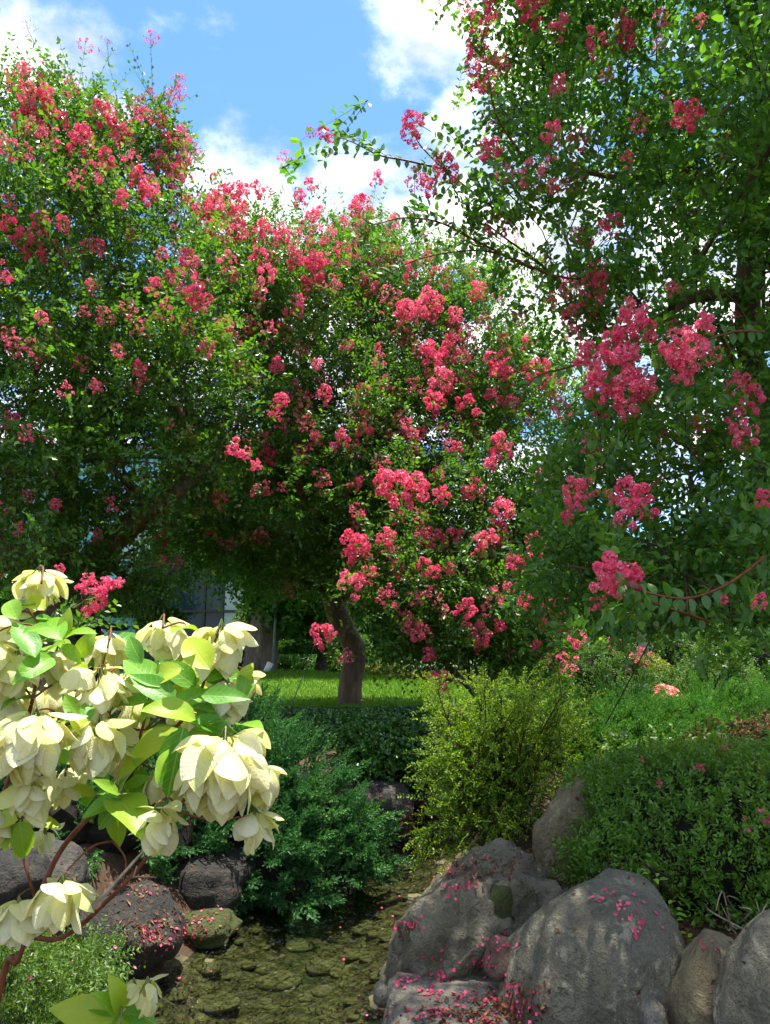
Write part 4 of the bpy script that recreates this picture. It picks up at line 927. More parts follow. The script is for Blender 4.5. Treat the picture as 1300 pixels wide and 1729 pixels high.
# salmon flower patch
c = at(1118, 1180, 11.6); rng = np.random.RandomState(50)
t = thing('flower_patch', (c[0], c[1], hz(c[0], c[1])), 'dense patch of salmon pink flowers behind the ground-cover juniper', 'flowers')
tz = at(1118, 1158, 11.6)[2]; gz = hz(c[0], c[1])
FS = flower_mesh(M['salmon'], 7, 5, 1.1)
g = Geo(); Vc, Tc = rock_shape(ICO3, 51, n1=.05, n2=.05); g.add(Vc*np.array([.31, .3, tz-gz])*.92+np.array([c[0], c[1], gz]), None, Tc); g.part('leaves', M['leaf_hedge'], t)
for q in range(110):
    u = unit(rng.normal(size=3)); u[2] = abs(u[2]); u[1] = -abs(u[1]) if rng.rand() < .7 else u[1]
    o = link('flower', FS, t); set_mat(o, basis(u+np.array([0, -.2, .3]), rng.rand()*6), u*np.array([.31, .3, tz-gz]), rng.uniform(.07, .12))

# niwaki pine and dark gnarled pine
def pine_pad(geo, c, r, n, L, rng):
    u = unit(rng.normal(size=(n, 3))); u[:, 2] = np.abs(u[:, 2])*1.0-.12; P = c+u*r*rng.uniform(.55, 1, (n, 1))
    D = unit(u*.5+np.array([0, 0, .9])+rng.normal(size=(n, 3))*.5); Wd = unit(np.cross(D, rng.normal(size=(n, 3))))
    geo.add(np.stack([P-Wd*.012, P+Wd*.012, P+D*L], 1).reshape(-1, 3), None, np.arange(n*3).reshape(-1, 3))
def pine(name, label, px, Y, trunk, branches, pads, mat, seed, L=.16, gname=None):
    rng = np.random.RandomState(seed); b = at(px, 1120, Y); b[2] = hz(b[0], b[1]); t = thing(name, b, label, 'tree', gname)
    P = [b-np.array([0, 0, .1])]+[at(x, y, Y) for x, y, wd in trunk]; rr = [trunk[0][2]*.6*m_per_px(1100, Y)]+[wd*.5*m_per_px(1100, Y) for x, y, wd in trunk]
    g = Geo(); g.add(*tube(*smooth_path(P, rr, 24), 10, .16, seed)); g.part('trunk', M['bark_pine'], t, False)
    for br in branches:
        g = Geo(); g.add(*tube(*smooth_path([at(x, y, Y+dy) for x, y, dy, wd in br], [wd*.5*m_per_px(1100, Y) for *_, wd in br], 12), 7, .14, seed)); g.part('branch', M['bark_pine'], t, False)
    for (x, y, dy, rx, ry, n) in pads:
        g = Geo(); m = m_per_px(y, Y); pine_pad(g, at(x, y, Y+dy), np.array([rx*m, rx*m*.8, ry*m]), n, L, rng); g.part('needle_pad', M[mat], t)
pine('cloud_pruned_pine', 'cloud-pruned pine with bright green needle pads behind the lawn trunk', 540, 19.5, [(542,1120,20),(545,1095,18),(540,1070,14),(530,1045,10)],
     [[(545,1110,0,10),(565,1100,-.2,8),(585,1092,-.3,5)], [(540,1085,0,9),(510,1090,-.3,6),(490,1095,-.4,4)]],
     [(500,1078,-.4,36,14,1500), (525,1056,0,44,16,1700), (498,1104,-.5,28,10,900), (570,1062,.1,36,13,1200), (590,1092,-.3,28,9,800), (540,1104,-.8,30,8,800), (480,1120,.3,30,12,900)], 'pine', 61)
pine('dark_pine', 'gnarled pine with black flaky bark behind the cream bract shrub', 148, 10.5, [(146,1110,46),(150,1070,40),(146,1030,34),(155,1000,24)],
     [[(150,1062,0,22),(115,1070,-.2,20),(85,1078,-.3,14)], [(152,1045,0,18),(185,1058,-.2,14),(215,1060,-.3,8)], [(150,1020,0,14),(120,1015,.2,10),(85,1030,.3,7)]],
     [(215,1040,-.2,48,26,1600), (235,1010,0,46,30,1600), (190,1010,.2,40,24,1100), (270,1050,.1,40,26,1300), (60,1010,.6,60,26,1500)], 'leaf_dark', 62, .12)
# a low dark masonry pedestal next to that pine
b = at(118, 1090, 10.9); bz = hz(b[0], b[1]); t = thing('stone_lantern', (b[0], b[1], bz), 'weathered grey stone lantern with curved roof behind the cream shrub', 'lantern')
def ngon(geo, c, z0, z1, r0, r1, n=6, sp=.3):
    a = np.arange(n)/n*2*PI+sp
    V = [(c[0]+r0*math.cos(x), c[1]+r0*math.sin(x), z0) for x in a]+[(c[0]+r1*math.cos(x), c[1]+r1*math.sin(x), z1) for x in a]+[(c[0], c[1], z0), (c[0], c[1], z1)]
    geo.add(V, [(i, (i+1) % n, n+(i+1) % n, n+i) for i in range(n)], [(2*n, (i+1) % n, i) for i in range(n)]+[(2*n+1, n+i, n+(i+1) % n) for i in range(n)])
for nm, a0, a1, r0, r1 in (('base', -.05, .18, .30, .24), ('shaft', .183, .75, .12, .11), ('platform', .753, .88, .17, .25), ('light_box', .883, 1.12, .17, .17), ('roof', 1.123, 1.34, .42, .10), ('finial', 1.343, 1.50, .07, .02)):
    g = Geo(); ngon(g, b, bz+a0, bz+a1, r0, r1); g.part(nm, M['roof_grey'], t)

# lamp, pole and wires near the thick trunk
b = at(463, 1136, 16.9); bz = hz(b[0], b[1]); t = thing('metal_pole', (b[0], b[1], bz), 'thin grey metal pole beside the thick furrowed trunk', 'pole')
g = Geo(); g.add(*tube(np.array([(b[0]-.04, b[1], bz-.05), (b[0], b[1], bz+1.2), (b[0]+.05, b[1], bz+2.6)]), [.03, .03, .028], 8)); g.part('shaft', M['metal'], t, True)
g = Geo(); g.add(*tube(np.array([(b[0]-.045, b[1], bz-.03), (b[0]-.042, b[1], bz+.03)]), [.07, .07], 10)); g.part('foot_plate', M['metal'], t)
b = at(452, 1139, 16.4); bz = hz(b[0], b[1]); t = thing('spotlight', (b[0], b[1], bz), 'small white garden spotlight on the lawn beneath the thick trunk', 'lamp')
g = Geo(); g.add(*tube(np.array([(b[0], b[1], bz-.03), (b[0], b[1], bz+.10)]), [.018, .018], 6)); g.part('stake', M['metal'], t)
g = Geo(); g.add(*tube(np.array([(b[0]-.06, b[1], bz+.04), (b[0]-.01, b[1], bz+.09), (b[0]+.05, b[1]+.02, bz+.22)]), [.05, .065, .07], 10)); g.part('housing', M['metal_white'], t, True)
def wire(label, p0, p1, r, mat):
    p0, p1 = np.array(p0), np.array(p1); o0 = p0
    P = [p0+(p1-p0)*s+np.array([0, 0, -.04*math.sin(PI*s)]) for s in np.linspace(0, 1, 12)]
    V, Q, T = tube(np.array(P), np.full(12, r), 5); me = mesh_np('guy_wire', V-o0, [Q, T], M[mat]); link('guy_wire', me, None, o0, label, 'wire', 'guy wires staying the trees')
p = at(484, 1207, 10.8); p[2] = hz(p[0], p[1])-.05
wire('thin grey guy wire rising from the hedge to the lawn myrtle', p, at(562, 1000, bM[1]), .006, 'wire')
p = at(985, 1235, 8.2); p[2] = hz(p[0], p[1])-.05
wire('dark guy wire slanting from the ground-cover juniper up into the right myrtle', p, at(1145, 985, 5.6), .006, 'wire_dark')

# ------------------------------------------------------------------ clipped mounds
shrub('clipped_ivy_mound', 'glossy dark green clipped mound hanging over the squared stone block', (at(592, 1262, 9.6)[0], 9.6, .60), (1.08, 1.2, .43), 6400, .048, 'leaf_hedge', 71, core=.9, tw=.10, npairs=4, block=2.8, six=False, wr=.85, upw=.25, zmin=-.75, rough=.06)
shrub('clipped_ivy_mound', 'low shaded ivy strip along the front edge of the lawn', (at(640, 1205, 11.1)[0], 11.1, hz(-.2, 11.1)-.05), (1.9, .6, .05), 2400, .05, 'leaf_hedge', 72, core=.9, tw=.10, npairs=4, block=2.5, six=False, wr=.75, upw=.25, zmin=-.1, rough=.06)
az_c = np.array([2.24, 5.15, .64]); az_r = np.array([1.14, 1.28, .62])
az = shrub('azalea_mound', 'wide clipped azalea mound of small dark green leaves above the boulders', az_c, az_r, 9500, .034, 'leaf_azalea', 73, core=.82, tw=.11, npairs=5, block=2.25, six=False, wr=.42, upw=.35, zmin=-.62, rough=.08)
g = Geo(); rng = np.random.RandomState(8)
for q in range(26):     # bare stems under the mound
    x0 = rng.uniform(1.2, 2.6); y0 = 4.95+rng.uniform(-.7, .2); p0 = np.array([x0, y0, hz(x0, y0)-.03]); p2 = p0+np.array([rng.uniform(-.45, .35), rng.uniform(-.3, .1), rng.uniform(.2, .45)])
    g.add(*tube(*smooth_path([p0, (p0+p2)/2+rng.normal(size=3)*.06, p2], [.014, .010, .004], 7), 5, .1, q))
g.part('stems', M['twig_dark'], az, False, 'stuff')
g = Geo()
root = np.array([1.75, 4.05, hz(1.75, 4.05)])
for q in range(11):
    e = at(rng.uniform(1190, 1300), rng.uniform(1500, 1590), 3.75+rng.rand()*.3); s0 = root+rng.normal(size=3)*.05
    g.add(*tube(*smooth_path([s0, (s0+e)/2+rng.normal(size=3)*.06, e], [.005, .004, .0015], 8), 5, .15, q))
g.part('dead_twigs', M['twig_pale'], az, False, 'stuff')
# brown twiggy hedge
c = at(1265, 1240, 6.7)
t = shrub('twiggy_hedge', 'half-bare brown twiggy hedge with few leaves behind the azalea mound', (c[0]+.5, 6.9, hz(c[0], 6.9)), (.95, .55, .56), 900, .035, 'brown_leaf', 74, core=.7, tw=.16, npairs=4, zmin=-.1, wr=.6, block=3.5)
g = Geo()
for q in range(150):
    x = c[0]+.5+rng.uniform(-.9, .9); y = 6.9+rng.uniform(-.5, .4); p0 = np.array([x, y, hz(x, y)-.02]); p2 = p0+np.array([rng.normal()*.12, rng.normal()*.1-.06, rng.uniform(.35, .6)])
    g.add(*tube(np.array([p0, (p0+p2)/2+rng.normal(size=3)*.03, p2]), [.007, .006, .003], 4, caps=False))
g.part('stems', M['brown_leaf'], t, False, 'stuff')
rng2 = np.random.RandomState(75); n = 160; B = np.stack([c[0]-.35+rng2.uniform(-1.0, .9, n), 6.3+rng2.uniform(-.15, .3, n), np.full(n, hz(c[0], 6.3)+.28)+rng2.uniform(0, .24, n)], -1)
V_, Q_, _ = twig_leaves(B, unit(rng2.normal(size=(n, 3))+np.array([0, -.4, .8])), .10, 3, .045, rng2, .7)
part('green_leaves', V_, [Q_], M['leaf_fresh'], t, None, False, 'stuff')

# ------------------------------------------------------------------ golden fine-leaved bush
gb = np.array([at(850, 1400, 6.1)[0], 6.1, 0.]); gb[2] = hz(gb[0], gb[1])
t = thing('golden_bush', gb, 'feathery yellow-green bush with fine dark twigs leaning over the stream', 'shrub')
rng = np.random.RandomState(80); g = Geo(); Bs, Ds, Ls = [], [], []
def gold_branch(p0, p2, r0, nsub, sub):
    mid = (p0+p2)/2+np.array([0, 0, .10])+rng.normal(size=3)*.05
    P, Rr = smooth_path([p0, mid, p2], [r0, r0*.6, .002], 10); g.add(*tube(P, Rr, 5, .05, 1, caps=False)); T = unit(np.gradient(P, axis=0))
    for k in range(nsub):
        i0 = rng.randint(3, 10); d = unit(T[i0]*.7+rng.normal(size=3)*.55+np.array([0, 0, .05])); Bs.append(P[i0]); Ds.append(d); Ls.append(sub*rng.uniform(.6, 1.25))
for q in range(150):
    if q < 95: e = at(rng.uniform(735, 985), 1165+abs(rng.normal())*70, 6.1+rng.uniform(-.55, .55))
    elif q < 128: e = at(rng.uniform(712, 800), rng.uniform(1270, 1440), 6.0+rng.uniform(-.5, .3))
    else: e = at(rng.uniform(800, 960), rng.uniform(1260, 1400), 6.0+rng.uniform(-.6, .3))
    cxp = np.array([at(850, 1250, 6.1)[0], 6.1, 1.15])
    lim = (e-cxp)/np.array([.72, .65, .62]); nl_ = np.linalg.norm(lim)
    if nl_ > 1 and e[2] > .8: e = cxp+(e-cxp)/nl_*rng.uniform(.8, 1.22)
    p0 = gb+np.array([rng.normal()*.06, rng.normal()*.06, rng.uniform(0, .25)])
    gold_branch(p0, e, rng.uniform(.007, .014), 14, .25)
B = np.array(Bs); D = np.array(Ds); Lt = np.array(Ls)
V_, Q_, pos = twig_leaves(B, D, Lt, 13, .025, rng, .5, .15, .5, False, .3)
part('foliage', V_, [Q_], M['leaf_gold'], t, None, False, 'stuff')
twig_stems(B, pos, .0028, g); g.part('branches', M['twig_dark'], t, False, 'stuff')
for (x0, y0, x1, y1) in ((890,1180,945,1080),(870,1180,915,1110),(905,1190,965,1120)):     # tall shoots
    p0, p1 = at(x0, y0, 6.1), at(x1, y1, 6.1); gg = Geo(); gg.add(*tube(np.array([gb+np.array([0,0,.3]), p0, p1]), [.006, .004, .002], 4)); gg.part('shoot', M['twig_green'], t)
    k = 9; Bk = p0+(p1-p0)*np.linspace(0, .95, k)[:, None]; Dk = unit(np.tile(p1-p0, (k, 1))+rng.normal(size=(k, 3))*.3)
    V_, Q_, _ = twig_leaves(Bk, Dk, .10, 7, .022, rng, .5, .1, .5, False); part('shoot_leaves', V_, [Q_], M['leaf_gold'], t, None, False, 'stuff')

# ------------------------------------------------------------------ junipers
def spray_mesh(seed, mat):
    rg = np.random.RandomState(seed); P, D, N, L = [], [], [], []
    nb = 24; ax = lambda s: np.array([s, .05*math.sin(s*4+seed), .14*s*s])
    for k in range(nb+1):
        s = .06+.94*k/nb; b = ax(s); a = k*2.4
        if k == nb: d = np.array([1, 0, .2]); ln = .15
        else: d = unit(np.array([1.0, math.cos(a)*.8, .15+math.sin(a)*.5])); ln = .40*(1-s*.70)*rg.uniform(.75, 1.2)
        m = max(4, int(ln/.022))
        for j in range(m):
            p = b+d*ln*(j/m); f = 1-.4*j/m
            for kk in range(2):
                dd = unit(d+rg.normal(size=3)*.34); P.append(p); D.append(dd); N.append(rg.normal(size=3)+np.array([0, 0, .6])); L.append(.082*f*rg.uniform(.7, 1.2))
    V1, Q1 = leaf1_geo(np.array(P), np.array(D), np.array(N), np.array(L), .36)
    st = [ax(s) for s in np.linspace(0, .9, 6)]; V2, Q2, _ = tube(np.array(st), np.linspace(.014, .004, 6), 3, caps=False)
    SPRA.setdefault(mat, []).append((V1, Q1))
    return mesh_np('spray', np.concatenate([V1, V2]), [Q1, Q2+len(V1)], [M[mat], M['twig_dark']], [0, 1])
SPRA = {}
SPR = {m: [spray_mesh(400+q, m) for q in range(5)] for m in ('needle', 'needle_lit')}
def juniper(name, label, base, lobes, n, size, mat, seed, bias, cap=295, group=None, core=.58, filler=0):
    rng = np.random.RandomState(seed); base = np.array(base, float); t = thing(name, base, label, 'juniper', group)
    wts = np.array([r[0]*r[2]+r[0]*r[1] for c, r in lobes]); wts /= wts.sum()
    g = Geo()
    for q, (c, r) in enumerate(lobes):
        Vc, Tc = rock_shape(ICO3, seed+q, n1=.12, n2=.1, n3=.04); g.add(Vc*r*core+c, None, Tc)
    g.part('shaded_core', M['shaded_twigmass'], t)  # solid lumps behind the sprays, interior shade in their dark colour
    tot = 0; ge = Geo()
    jobs = [l_ for l_, wg in zip(lobes, wts) for _ in range(int((n+filler)*wg))]
    for (c, r) in [jobs[i_] for i_ in rng.permutation(len(jobs))]:
        if True:
            u = unit(rng.normal(size=3)+np.array([0, -.35, .15])); p = c+u*r*rng.uniform(.72, .98)
            d = unit(u*.8+np.array(bias)+rng.normal(size=3)*.3); nn = unit(u*.5+np.array([0, 0, 1])+rng.normal(size=3)*.25)
            s = size*rng.uniform(.7, 1.25); y = unit(np.cross(nn, d)); z = np.cross(d, y); Bm = np.stack([d, y, z], 1)
            if tot < cap:
                o = link('spray', SPR[mat][rng.randint(5)], t); set_mat(o, Bm, p-d*s*.45-base, s); tot += 1
            else:
                V_, Q_ = SPRA[mat][rng.randint(5)]; ge.add(V_@(Bm*s).T+p-d*s*.45, Q_)
    if ge.n: ge.part('fronds', M[mat], t, False, 'stuff')
    return t
jl = [(at(470, 1330, 7.0), np.array([.62, .62, .38])), (at(420, 1250, 7.5), np.array([.45, .55, .35])), (at(500, 1400, 6.7), np.array([.62, .50, .32])), (at(560, 1420, 6.8), np.array([.36, .4, .24])), (at(440, 1450, 6.3), np.array([.42, .38, .30])), (at(385, 1370, 6.6), np.array([.45, .5, .5])), (at(500, 1500, 6.2), np.array([.26, .26, .14])), (at(560,1470,6.4), np.array([.3,.3,.14])), (at(605,1440,6.8), np.array([.28,.35,.17]))]
b = at(430, 1420, 7.1); b[2] = hz(b[0], b[1])
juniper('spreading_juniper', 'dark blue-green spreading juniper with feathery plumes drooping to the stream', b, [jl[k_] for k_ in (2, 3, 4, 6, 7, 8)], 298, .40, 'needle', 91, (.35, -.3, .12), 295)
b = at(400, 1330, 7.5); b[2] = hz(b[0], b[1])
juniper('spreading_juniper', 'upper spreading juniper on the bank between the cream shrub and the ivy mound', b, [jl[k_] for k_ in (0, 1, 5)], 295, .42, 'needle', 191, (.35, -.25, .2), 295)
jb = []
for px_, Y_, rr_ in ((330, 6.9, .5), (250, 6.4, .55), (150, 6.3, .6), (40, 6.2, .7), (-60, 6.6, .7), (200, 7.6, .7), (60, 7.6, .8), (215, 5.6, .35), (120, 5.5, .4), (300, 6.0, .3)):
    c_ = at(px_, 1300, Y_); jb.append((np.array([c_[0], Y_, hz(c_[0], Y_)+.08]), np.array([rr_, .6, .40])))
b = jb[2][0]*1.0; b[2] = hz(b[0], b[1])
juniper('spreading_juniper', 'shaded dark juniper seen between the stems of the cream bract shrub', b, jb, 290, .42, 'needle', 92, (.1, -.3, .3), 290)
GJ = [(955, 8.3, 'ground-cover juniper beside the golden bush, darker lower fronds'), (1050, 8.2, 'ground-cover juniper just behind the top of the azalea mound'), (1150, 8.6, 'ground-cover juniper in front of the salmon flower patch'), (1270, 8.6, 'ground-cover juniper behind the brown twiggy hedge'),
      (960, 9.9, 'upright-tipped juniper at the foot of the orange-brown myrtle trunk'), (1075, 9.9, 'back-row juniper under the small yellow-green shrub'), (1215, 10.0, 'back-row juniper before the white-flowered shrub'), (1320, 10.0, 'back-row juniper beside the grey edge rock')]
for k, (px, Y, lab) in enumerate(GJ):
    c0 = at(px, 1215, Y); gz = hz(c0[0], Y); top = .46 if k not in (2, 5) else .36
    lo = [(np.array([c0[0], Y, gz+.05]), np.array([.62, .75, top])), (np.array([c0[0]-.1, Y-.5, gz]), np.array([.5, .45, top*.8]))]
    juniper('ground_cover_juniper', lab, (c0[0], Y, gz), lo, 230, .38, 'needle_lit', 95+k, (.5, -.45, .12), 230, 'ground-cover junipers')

# ------------------------------------------------------------------ cuphea bush bottom left
cb = np.array([at(90, 1640, 2.95)[0], 2.95, 0.]); cb[2] = hz(cb[0], cb[1])
t = thing('cuphea_bush', cb, 'low bright green bush of tiny leaves and tiny pink flowers at the stream edge', 'shrub')
rng = np.random.RandomState(99); tops = []
for q in range(330):
    e = at(rng.uniform(-60, 205), 1600+abs(rng.normal())*65, 2.95+rng.uniform(-.5, .45)); e[2] -= .0
    lim = 1-((e[0]-cb[0])/.62)**2
    e[2] = cb[2]+(e[2]-cb[2])*max(.35, math.sqrt(max(lim, .05)))
    tops.append(e)
E = np.array(tops); B0 = cb+np.stack([rng.normal(size=len(E))*.16, rng.normal(size=len(E))*.14, np.zeros(len(E))], -1)
mid = (B0+E)/2+np.array([0, 0, .08]); g = Geo(); Bs, Ds = [], []
for p0, m0, e in zip(B0, mid, E):
    P, Rr = smooth_path([p0, m0, e], [.004, .003, .0012], 7); g.add(*tube(P, Rr, 3, caps=False)[:2]); T = unit(np.gradient(P, axis=0))
    for k in range(2, 7):
        for _ in range(3): Bs.append(P[k]); Ds.append(unit(T[k]+rng.normal(size=3)*.6+np.array([0, 0, .3])))
g.part('stems', M['twig_green'], t, False, 'stuff')
B = np.array(Bs); D = np.array(Ds)
V_, Q_, pos = twig_leaves(B, D, .11*rng.uniform(.6, 1.3, len(B)), 6, .019, rng, .42, .1, .5, False); part('foliage', V_, [Q_], M['leaf_cuphea'], t, None, False, 'stuff')
for q in rng.choice(len(B), 75, replace=False):
    o = link('flower', FP, t); set_mat(o, basis(D[q]+np.array([0, -.4, .2]), rng.rand()*6), B[q]+D[q]*.10-cb, rng.uniform(.014, .024))

# ------------------------------------------------------------------ cream bract shrub (foreground)
mb = np.array([-1.05, 2.0, 0.]); mb[2] = hz(mb[0], mb[1])
mus = thing('mussaenda_shrub', mb, 'shrub with hanging cream-white bract clusters and lime green leaves on reddish stems', 'shrub')
BR = []
for q in range(10):
    V_, Q_ = blade(.66+.05*(q % 4), [.35, .6, .9, .45, 1.1, .2, .75, -.3, .5, .15][q], 0, 10, 6, [.1, .4, .2, .6][q % 4], .02, q, .10)
    v_ = np.tile(np.linspace(-1, 1, 7), 11); s_ = np.repeat(np.linspace(0, 1, 11), 7)
    cup = [-.16, -.10, -.2, .06, -.14, -.22, -.08, -.12, .1, -.18][q]
    V_[:, 2] += cup*v_**2*np.sin(PI*s_)**.7+.022*np.array([nz((a_, b_*1.5, q*3.1), 3.2) for a_, b_ in zip(s_, v_)])*(s_ > .08)
    BR.append(mesh_np('bract', V_, [Q_], M['bract'], None, True))
BL = []
for q in range(6):
    V_, Q_ = blade(.46+.04*(q % 3), [.5, .8, 1.1, .3, .65, .9][q], .13, 9, 4, 1.0, .022, 50+q)
    BL.append(mesh_np('leaf', V_, [Q_], M['bigleaf'], None, True))
rng = np.random.RandomState(123)
def frame(d, nn):
    x = unit(np.asarray(d, float)); y = unit(np.cross(nn, x)); return np.stack([x, y, np.cross(x, y)], 1)
def cluster(px, py, S, Y, nb, orange=False, pale=None, tiers=None, parent=None, green=False):
    parent = parent or mus
    m = m_per_px(py, Y); c = at(px, py, Y); s = S*m; top = c+np.array([0, 0, s*.42])
    pb = np.array(parent.location)
    g = Geo()      # stalks and small floral tubes of the cluster
    for k in range(7):
        e = np.array([rng.normal()*.12*s, rng.normal()*.12*s, -rng.uniform(.05, .5)*s]); g.add(*tube(np.array([(0, 0, .12*s), e*.5+np.array([0, 0, .03*s]), e]), [.0022, .0018, .0012], 4)[:2])
    V_, Q_, T_ = g.arrays(); co = link('flower_cluster', mesh_np('flower_cluster', V_, [Q_, T_], M['twig_green']), parent, top-pb)
    nb = int(nb*1.75)
    for k in range(nb):
        f = k/nb; az_ = k*2.39996+rng.normal()*.45
        el = -(-.05+1.5*f**.5)+rng.normal()*.17        # first ones spread, later ones hang
        if f > .3 and rng.rand() < .35: az_ = -PI/2+rng.normal()*1.0
        rad = s*(.05+.21*math.sin(PI*min(1, f*.8+.1)))*rng.uniform(.5, 1.2); h = -s*.46*f*rng.uniform(.5, 1.2)+s*.03
        o3 = np.array([math.cos(az_), math.sin(az_), 0]); d = o3*math.cos(el)+np.array([0, 0, math.sin(el)])
        nn = o3*(-math.sin(el))+np.array([0, 0, math.cos(el)])+rng.normal(size=3)*.35
        L = max(s*.46, min(.072, s*.62))*rng.uniform(.72, 1.15)*(1-.1*f); L = min(L, .105)
        b = link('bract', BR[rng.randint(10)], co); set_mat(b, frame(d, nn), o3*rad+np.array([0, 0, h]), L)
    if orange:
        V_, Q_ = leaf1_geo(np.zeros((5, 3)), np.stack([np.cos(np.arange(5)*1.2566), np.sin(np.arange(5)*1.2566), np.full(5, .3)], -1), np.tile([0, 0, 1.], (5, 1)), .011, .9)
        o = link('star_floret', mesh_np('star_floret', V_, [Q_], M['orange']), co, (0.005, -.03, .05*s))
    return top
MCL = [(65,1003,92,2.05,20),(12,1075,80,2.0,16),(25,1150,105,1.95,22),(95,1135,85,2.1,18),(55,1270,140,1.8,40),(182,1108,80,2.15,18),(165,1182,112,1.95,24,True),(272,1090,96,2.05,18),(372,1108,116,1.95,24),(378,1190,92,2.0,20),(420,1165,50,2.02,9),(165,1268,116,1.9,24),(268,1330,62,1.95,9),(378,1322,172,1.8,46),(445,1330,74,1.85,13),(430,1404,72,1.85,12),(264,1402,84,1.85,14),(50,1352,80,1.85,12),(28,1560,82,1.8,14),(102,1535,104,1.8,20),(232,1215,80,2.15,14),(5,1210,90,2.0,16),(110,1330,70,2.0,12),(-25,1130,110,1.9,24),(-20,1290,110,1.85,24),(330,1105,70,2.1,12),(205,1290,70,2.05,12),(-10,1400,80,1.9,14),(120,1200,90,2.25,16),(215,1165,70,2.3,12),(60,1200,90,2.2,16),(130,1250,80,2.25,14),(310,1230,70,2.25,12),(35,1100,80,2.25,14),(330,1330,90,2.1,14),(75,1420,50,2.2,8)]
tops = []
for cdef in MCL:
    tp = cluster(*cdef[:5], orange=len(cdef) > 5); tops.append(tp)
# stems
STEMS = [[(-10,1720),(30,1620),(62,1525),(100,1440),(150,1380),(205,1325),(270,1255),(325,1195),(350,1135)],
         [(-60,1600),(-20,1560),(60,1583),(110,1580),(180,1522),(245,1452),(300,1370),(350,1270)],
         [(-40,1650),(-30,1450),(20,1300),(55,1180),(70,1060),(70,985)],
         [(40,1240),(105,1226),(140,1213),(190,1222),(245,1232),(285,1205)],
         [(150,1380),(190,1330),(180,1250),(170,1150),(185,1080)],
         [(60,1300),(110,1310),(170,1300),(230,1290),(262,1300)],
         [(205,1325),(240,1230),(262,1120),(275,1060)],
         [(62,1525),(40,1450),(35,1400),(50,1340)],
         [(300,1370),(360,1385),(428,1375)], [(350,1270),(410,1290),(442,1300)], [(190,1420),(212,1450),(208,1490)], [(245,1452),(262,1400),(266,1370)]]
rootp = mb+np.array([0, 0, -.03])
for q, st in enumerate(STEMS):
    Y0 = 2.06 if q in (2, 3, 4, 5, 6) else 1.98
    P = [at(x, y, Y0-.03*math.sin(k*1.7+q)) for k, (x, y) in enumerate(st)]
    if q in (0, 1, 2): P = [rootp+np.array([.03*q, 0, 0])]+P
    r0 = [.0085, .008, .008, .005, .0045, .004, .0045, .004, .0035, .0035, .0028, .004][q]
    g = Geo(); g.add(*tube(*smooth_path(P, np.linspace(r0, r0*.45, len(P)), 6*len(P)), 7, .05, q)); g.part('stem', M['twig_red'], mus, True)
g = Geo(); g.add(*tube(*smooth_path([at(148,1537,1.85), at(190,1495,1.86), at(235,1445,1.85), at(256,1424,1.84)], [.0045, .004, .0032, .002], 12), 6, .06, 3)); g.part('dead_twig', M['twig_pale'], mus, True)
g = Geo(); g.add(*tube(*smooth_path([at(225,1482,1.85), at(231,1462,1.84)], [.0022, .0012], 4), 5)); g.add(*tube(*smooth_path([at(225,1480,1.85), at(265,1481,1.86)], [.002, .001], 4), 5)); g.part('dead_twig', M['twig_pale'], mus, True)
# short stalks joining clusters to the nearest stem
for q, tp in enumerate(tops):
    best = None
    for st in STEMS:
        for (x, y) in st:
            p = at(x, y, 1.95); dd = np.linalg.norm(p-tp)
            if best is None or dd < best[0]: best = (dd, p)
    g = Geo(); e = tp+np.array([0, 0, .012]); g.add(*tube(*smooth_path([best[1], (best[1]+e)/2+np.array([0, .01, .02]), e], [.003, .0026, .002], 8), 5)); g.part('stalk', M['twig_red'], mus, True)
# leaves: (px, py of leaf base, px, py of tip, depth)
LV = [(300,1230,212,1315),(310,1228,288,1342),(330,1215,252,1190),(300,1190,215,1155),(330,1160,262,1122),(345,1150,420,1140),(320,1195,385,1215),(340,1195,352,1250),(280,1175,230,1215),(270,1160,205,1130),(355,1130,300,1080),(310,1130,240,1160),(290,1200,360,1170),(260,1170,320,1150),
      (105,1080,45,1040),(105,1078,118,1030),(105,1082,30,1088),(108,1080,150,1062),(110,1085,58,1120),(105,1088,128,1120),(75,1030,20,1010),(60,1020,5,1035),(85,1060,40,1070),(30,1045,0,1010),(60,1045,100,1055),
      (30,1385,-30,1400),(32,1388,42,1455),(34,1386,92,1408),(30,1380,5,1345),(28,1390,0,1430),
      (200,1345,150,1385),(205,1345,190,1430),(210,1345,250,1370),(200,1340,170,1330),(190,1330,140,1360),(215,1340,215,1300),(205,1350,165,1410),(195,1345,230,1400),(180,1355,135,1390),(200,1335,228,1300),(160,1345,120,1330),(185,1320,150,1300),(210,1330,250,1320),
      (110,1215,70,1235),(100,1235,85,1200),(140,1220,100,1180),(145,1220,150,1180),(50,1180,0,1190),(120,1290,90,1270),(350,1150,390,1130),(365,1240,400,1232),(330,1235,378,1228),(240,1340,236,1290),(225,1250,240,1300),(285,1265,262,1320),
      (75,1545,60,1500),(85,1560,62,1548),(70,1570,50,1545),(400,1225,440,1232),(405,1160,425,1125),(410,1180,420,1130),(90,1110,40,1150),(130,1110,160,1080),(130,1120,190,1130),(240,1120,205,1080),(290,1070,330,1055),(250,1185,190,1200),(235,1170,280,1110),(300,1175,345,1110),(340,1175,410,1195),(320,1220,400,1250),(150,1250,120,1200),(90,1290,120,1250),(20,1330,60,1300),(140,1155,120,1110),(60,1110,20,1060),(20,1230,-20,1200)]
rl = np.random.RandomState(321)
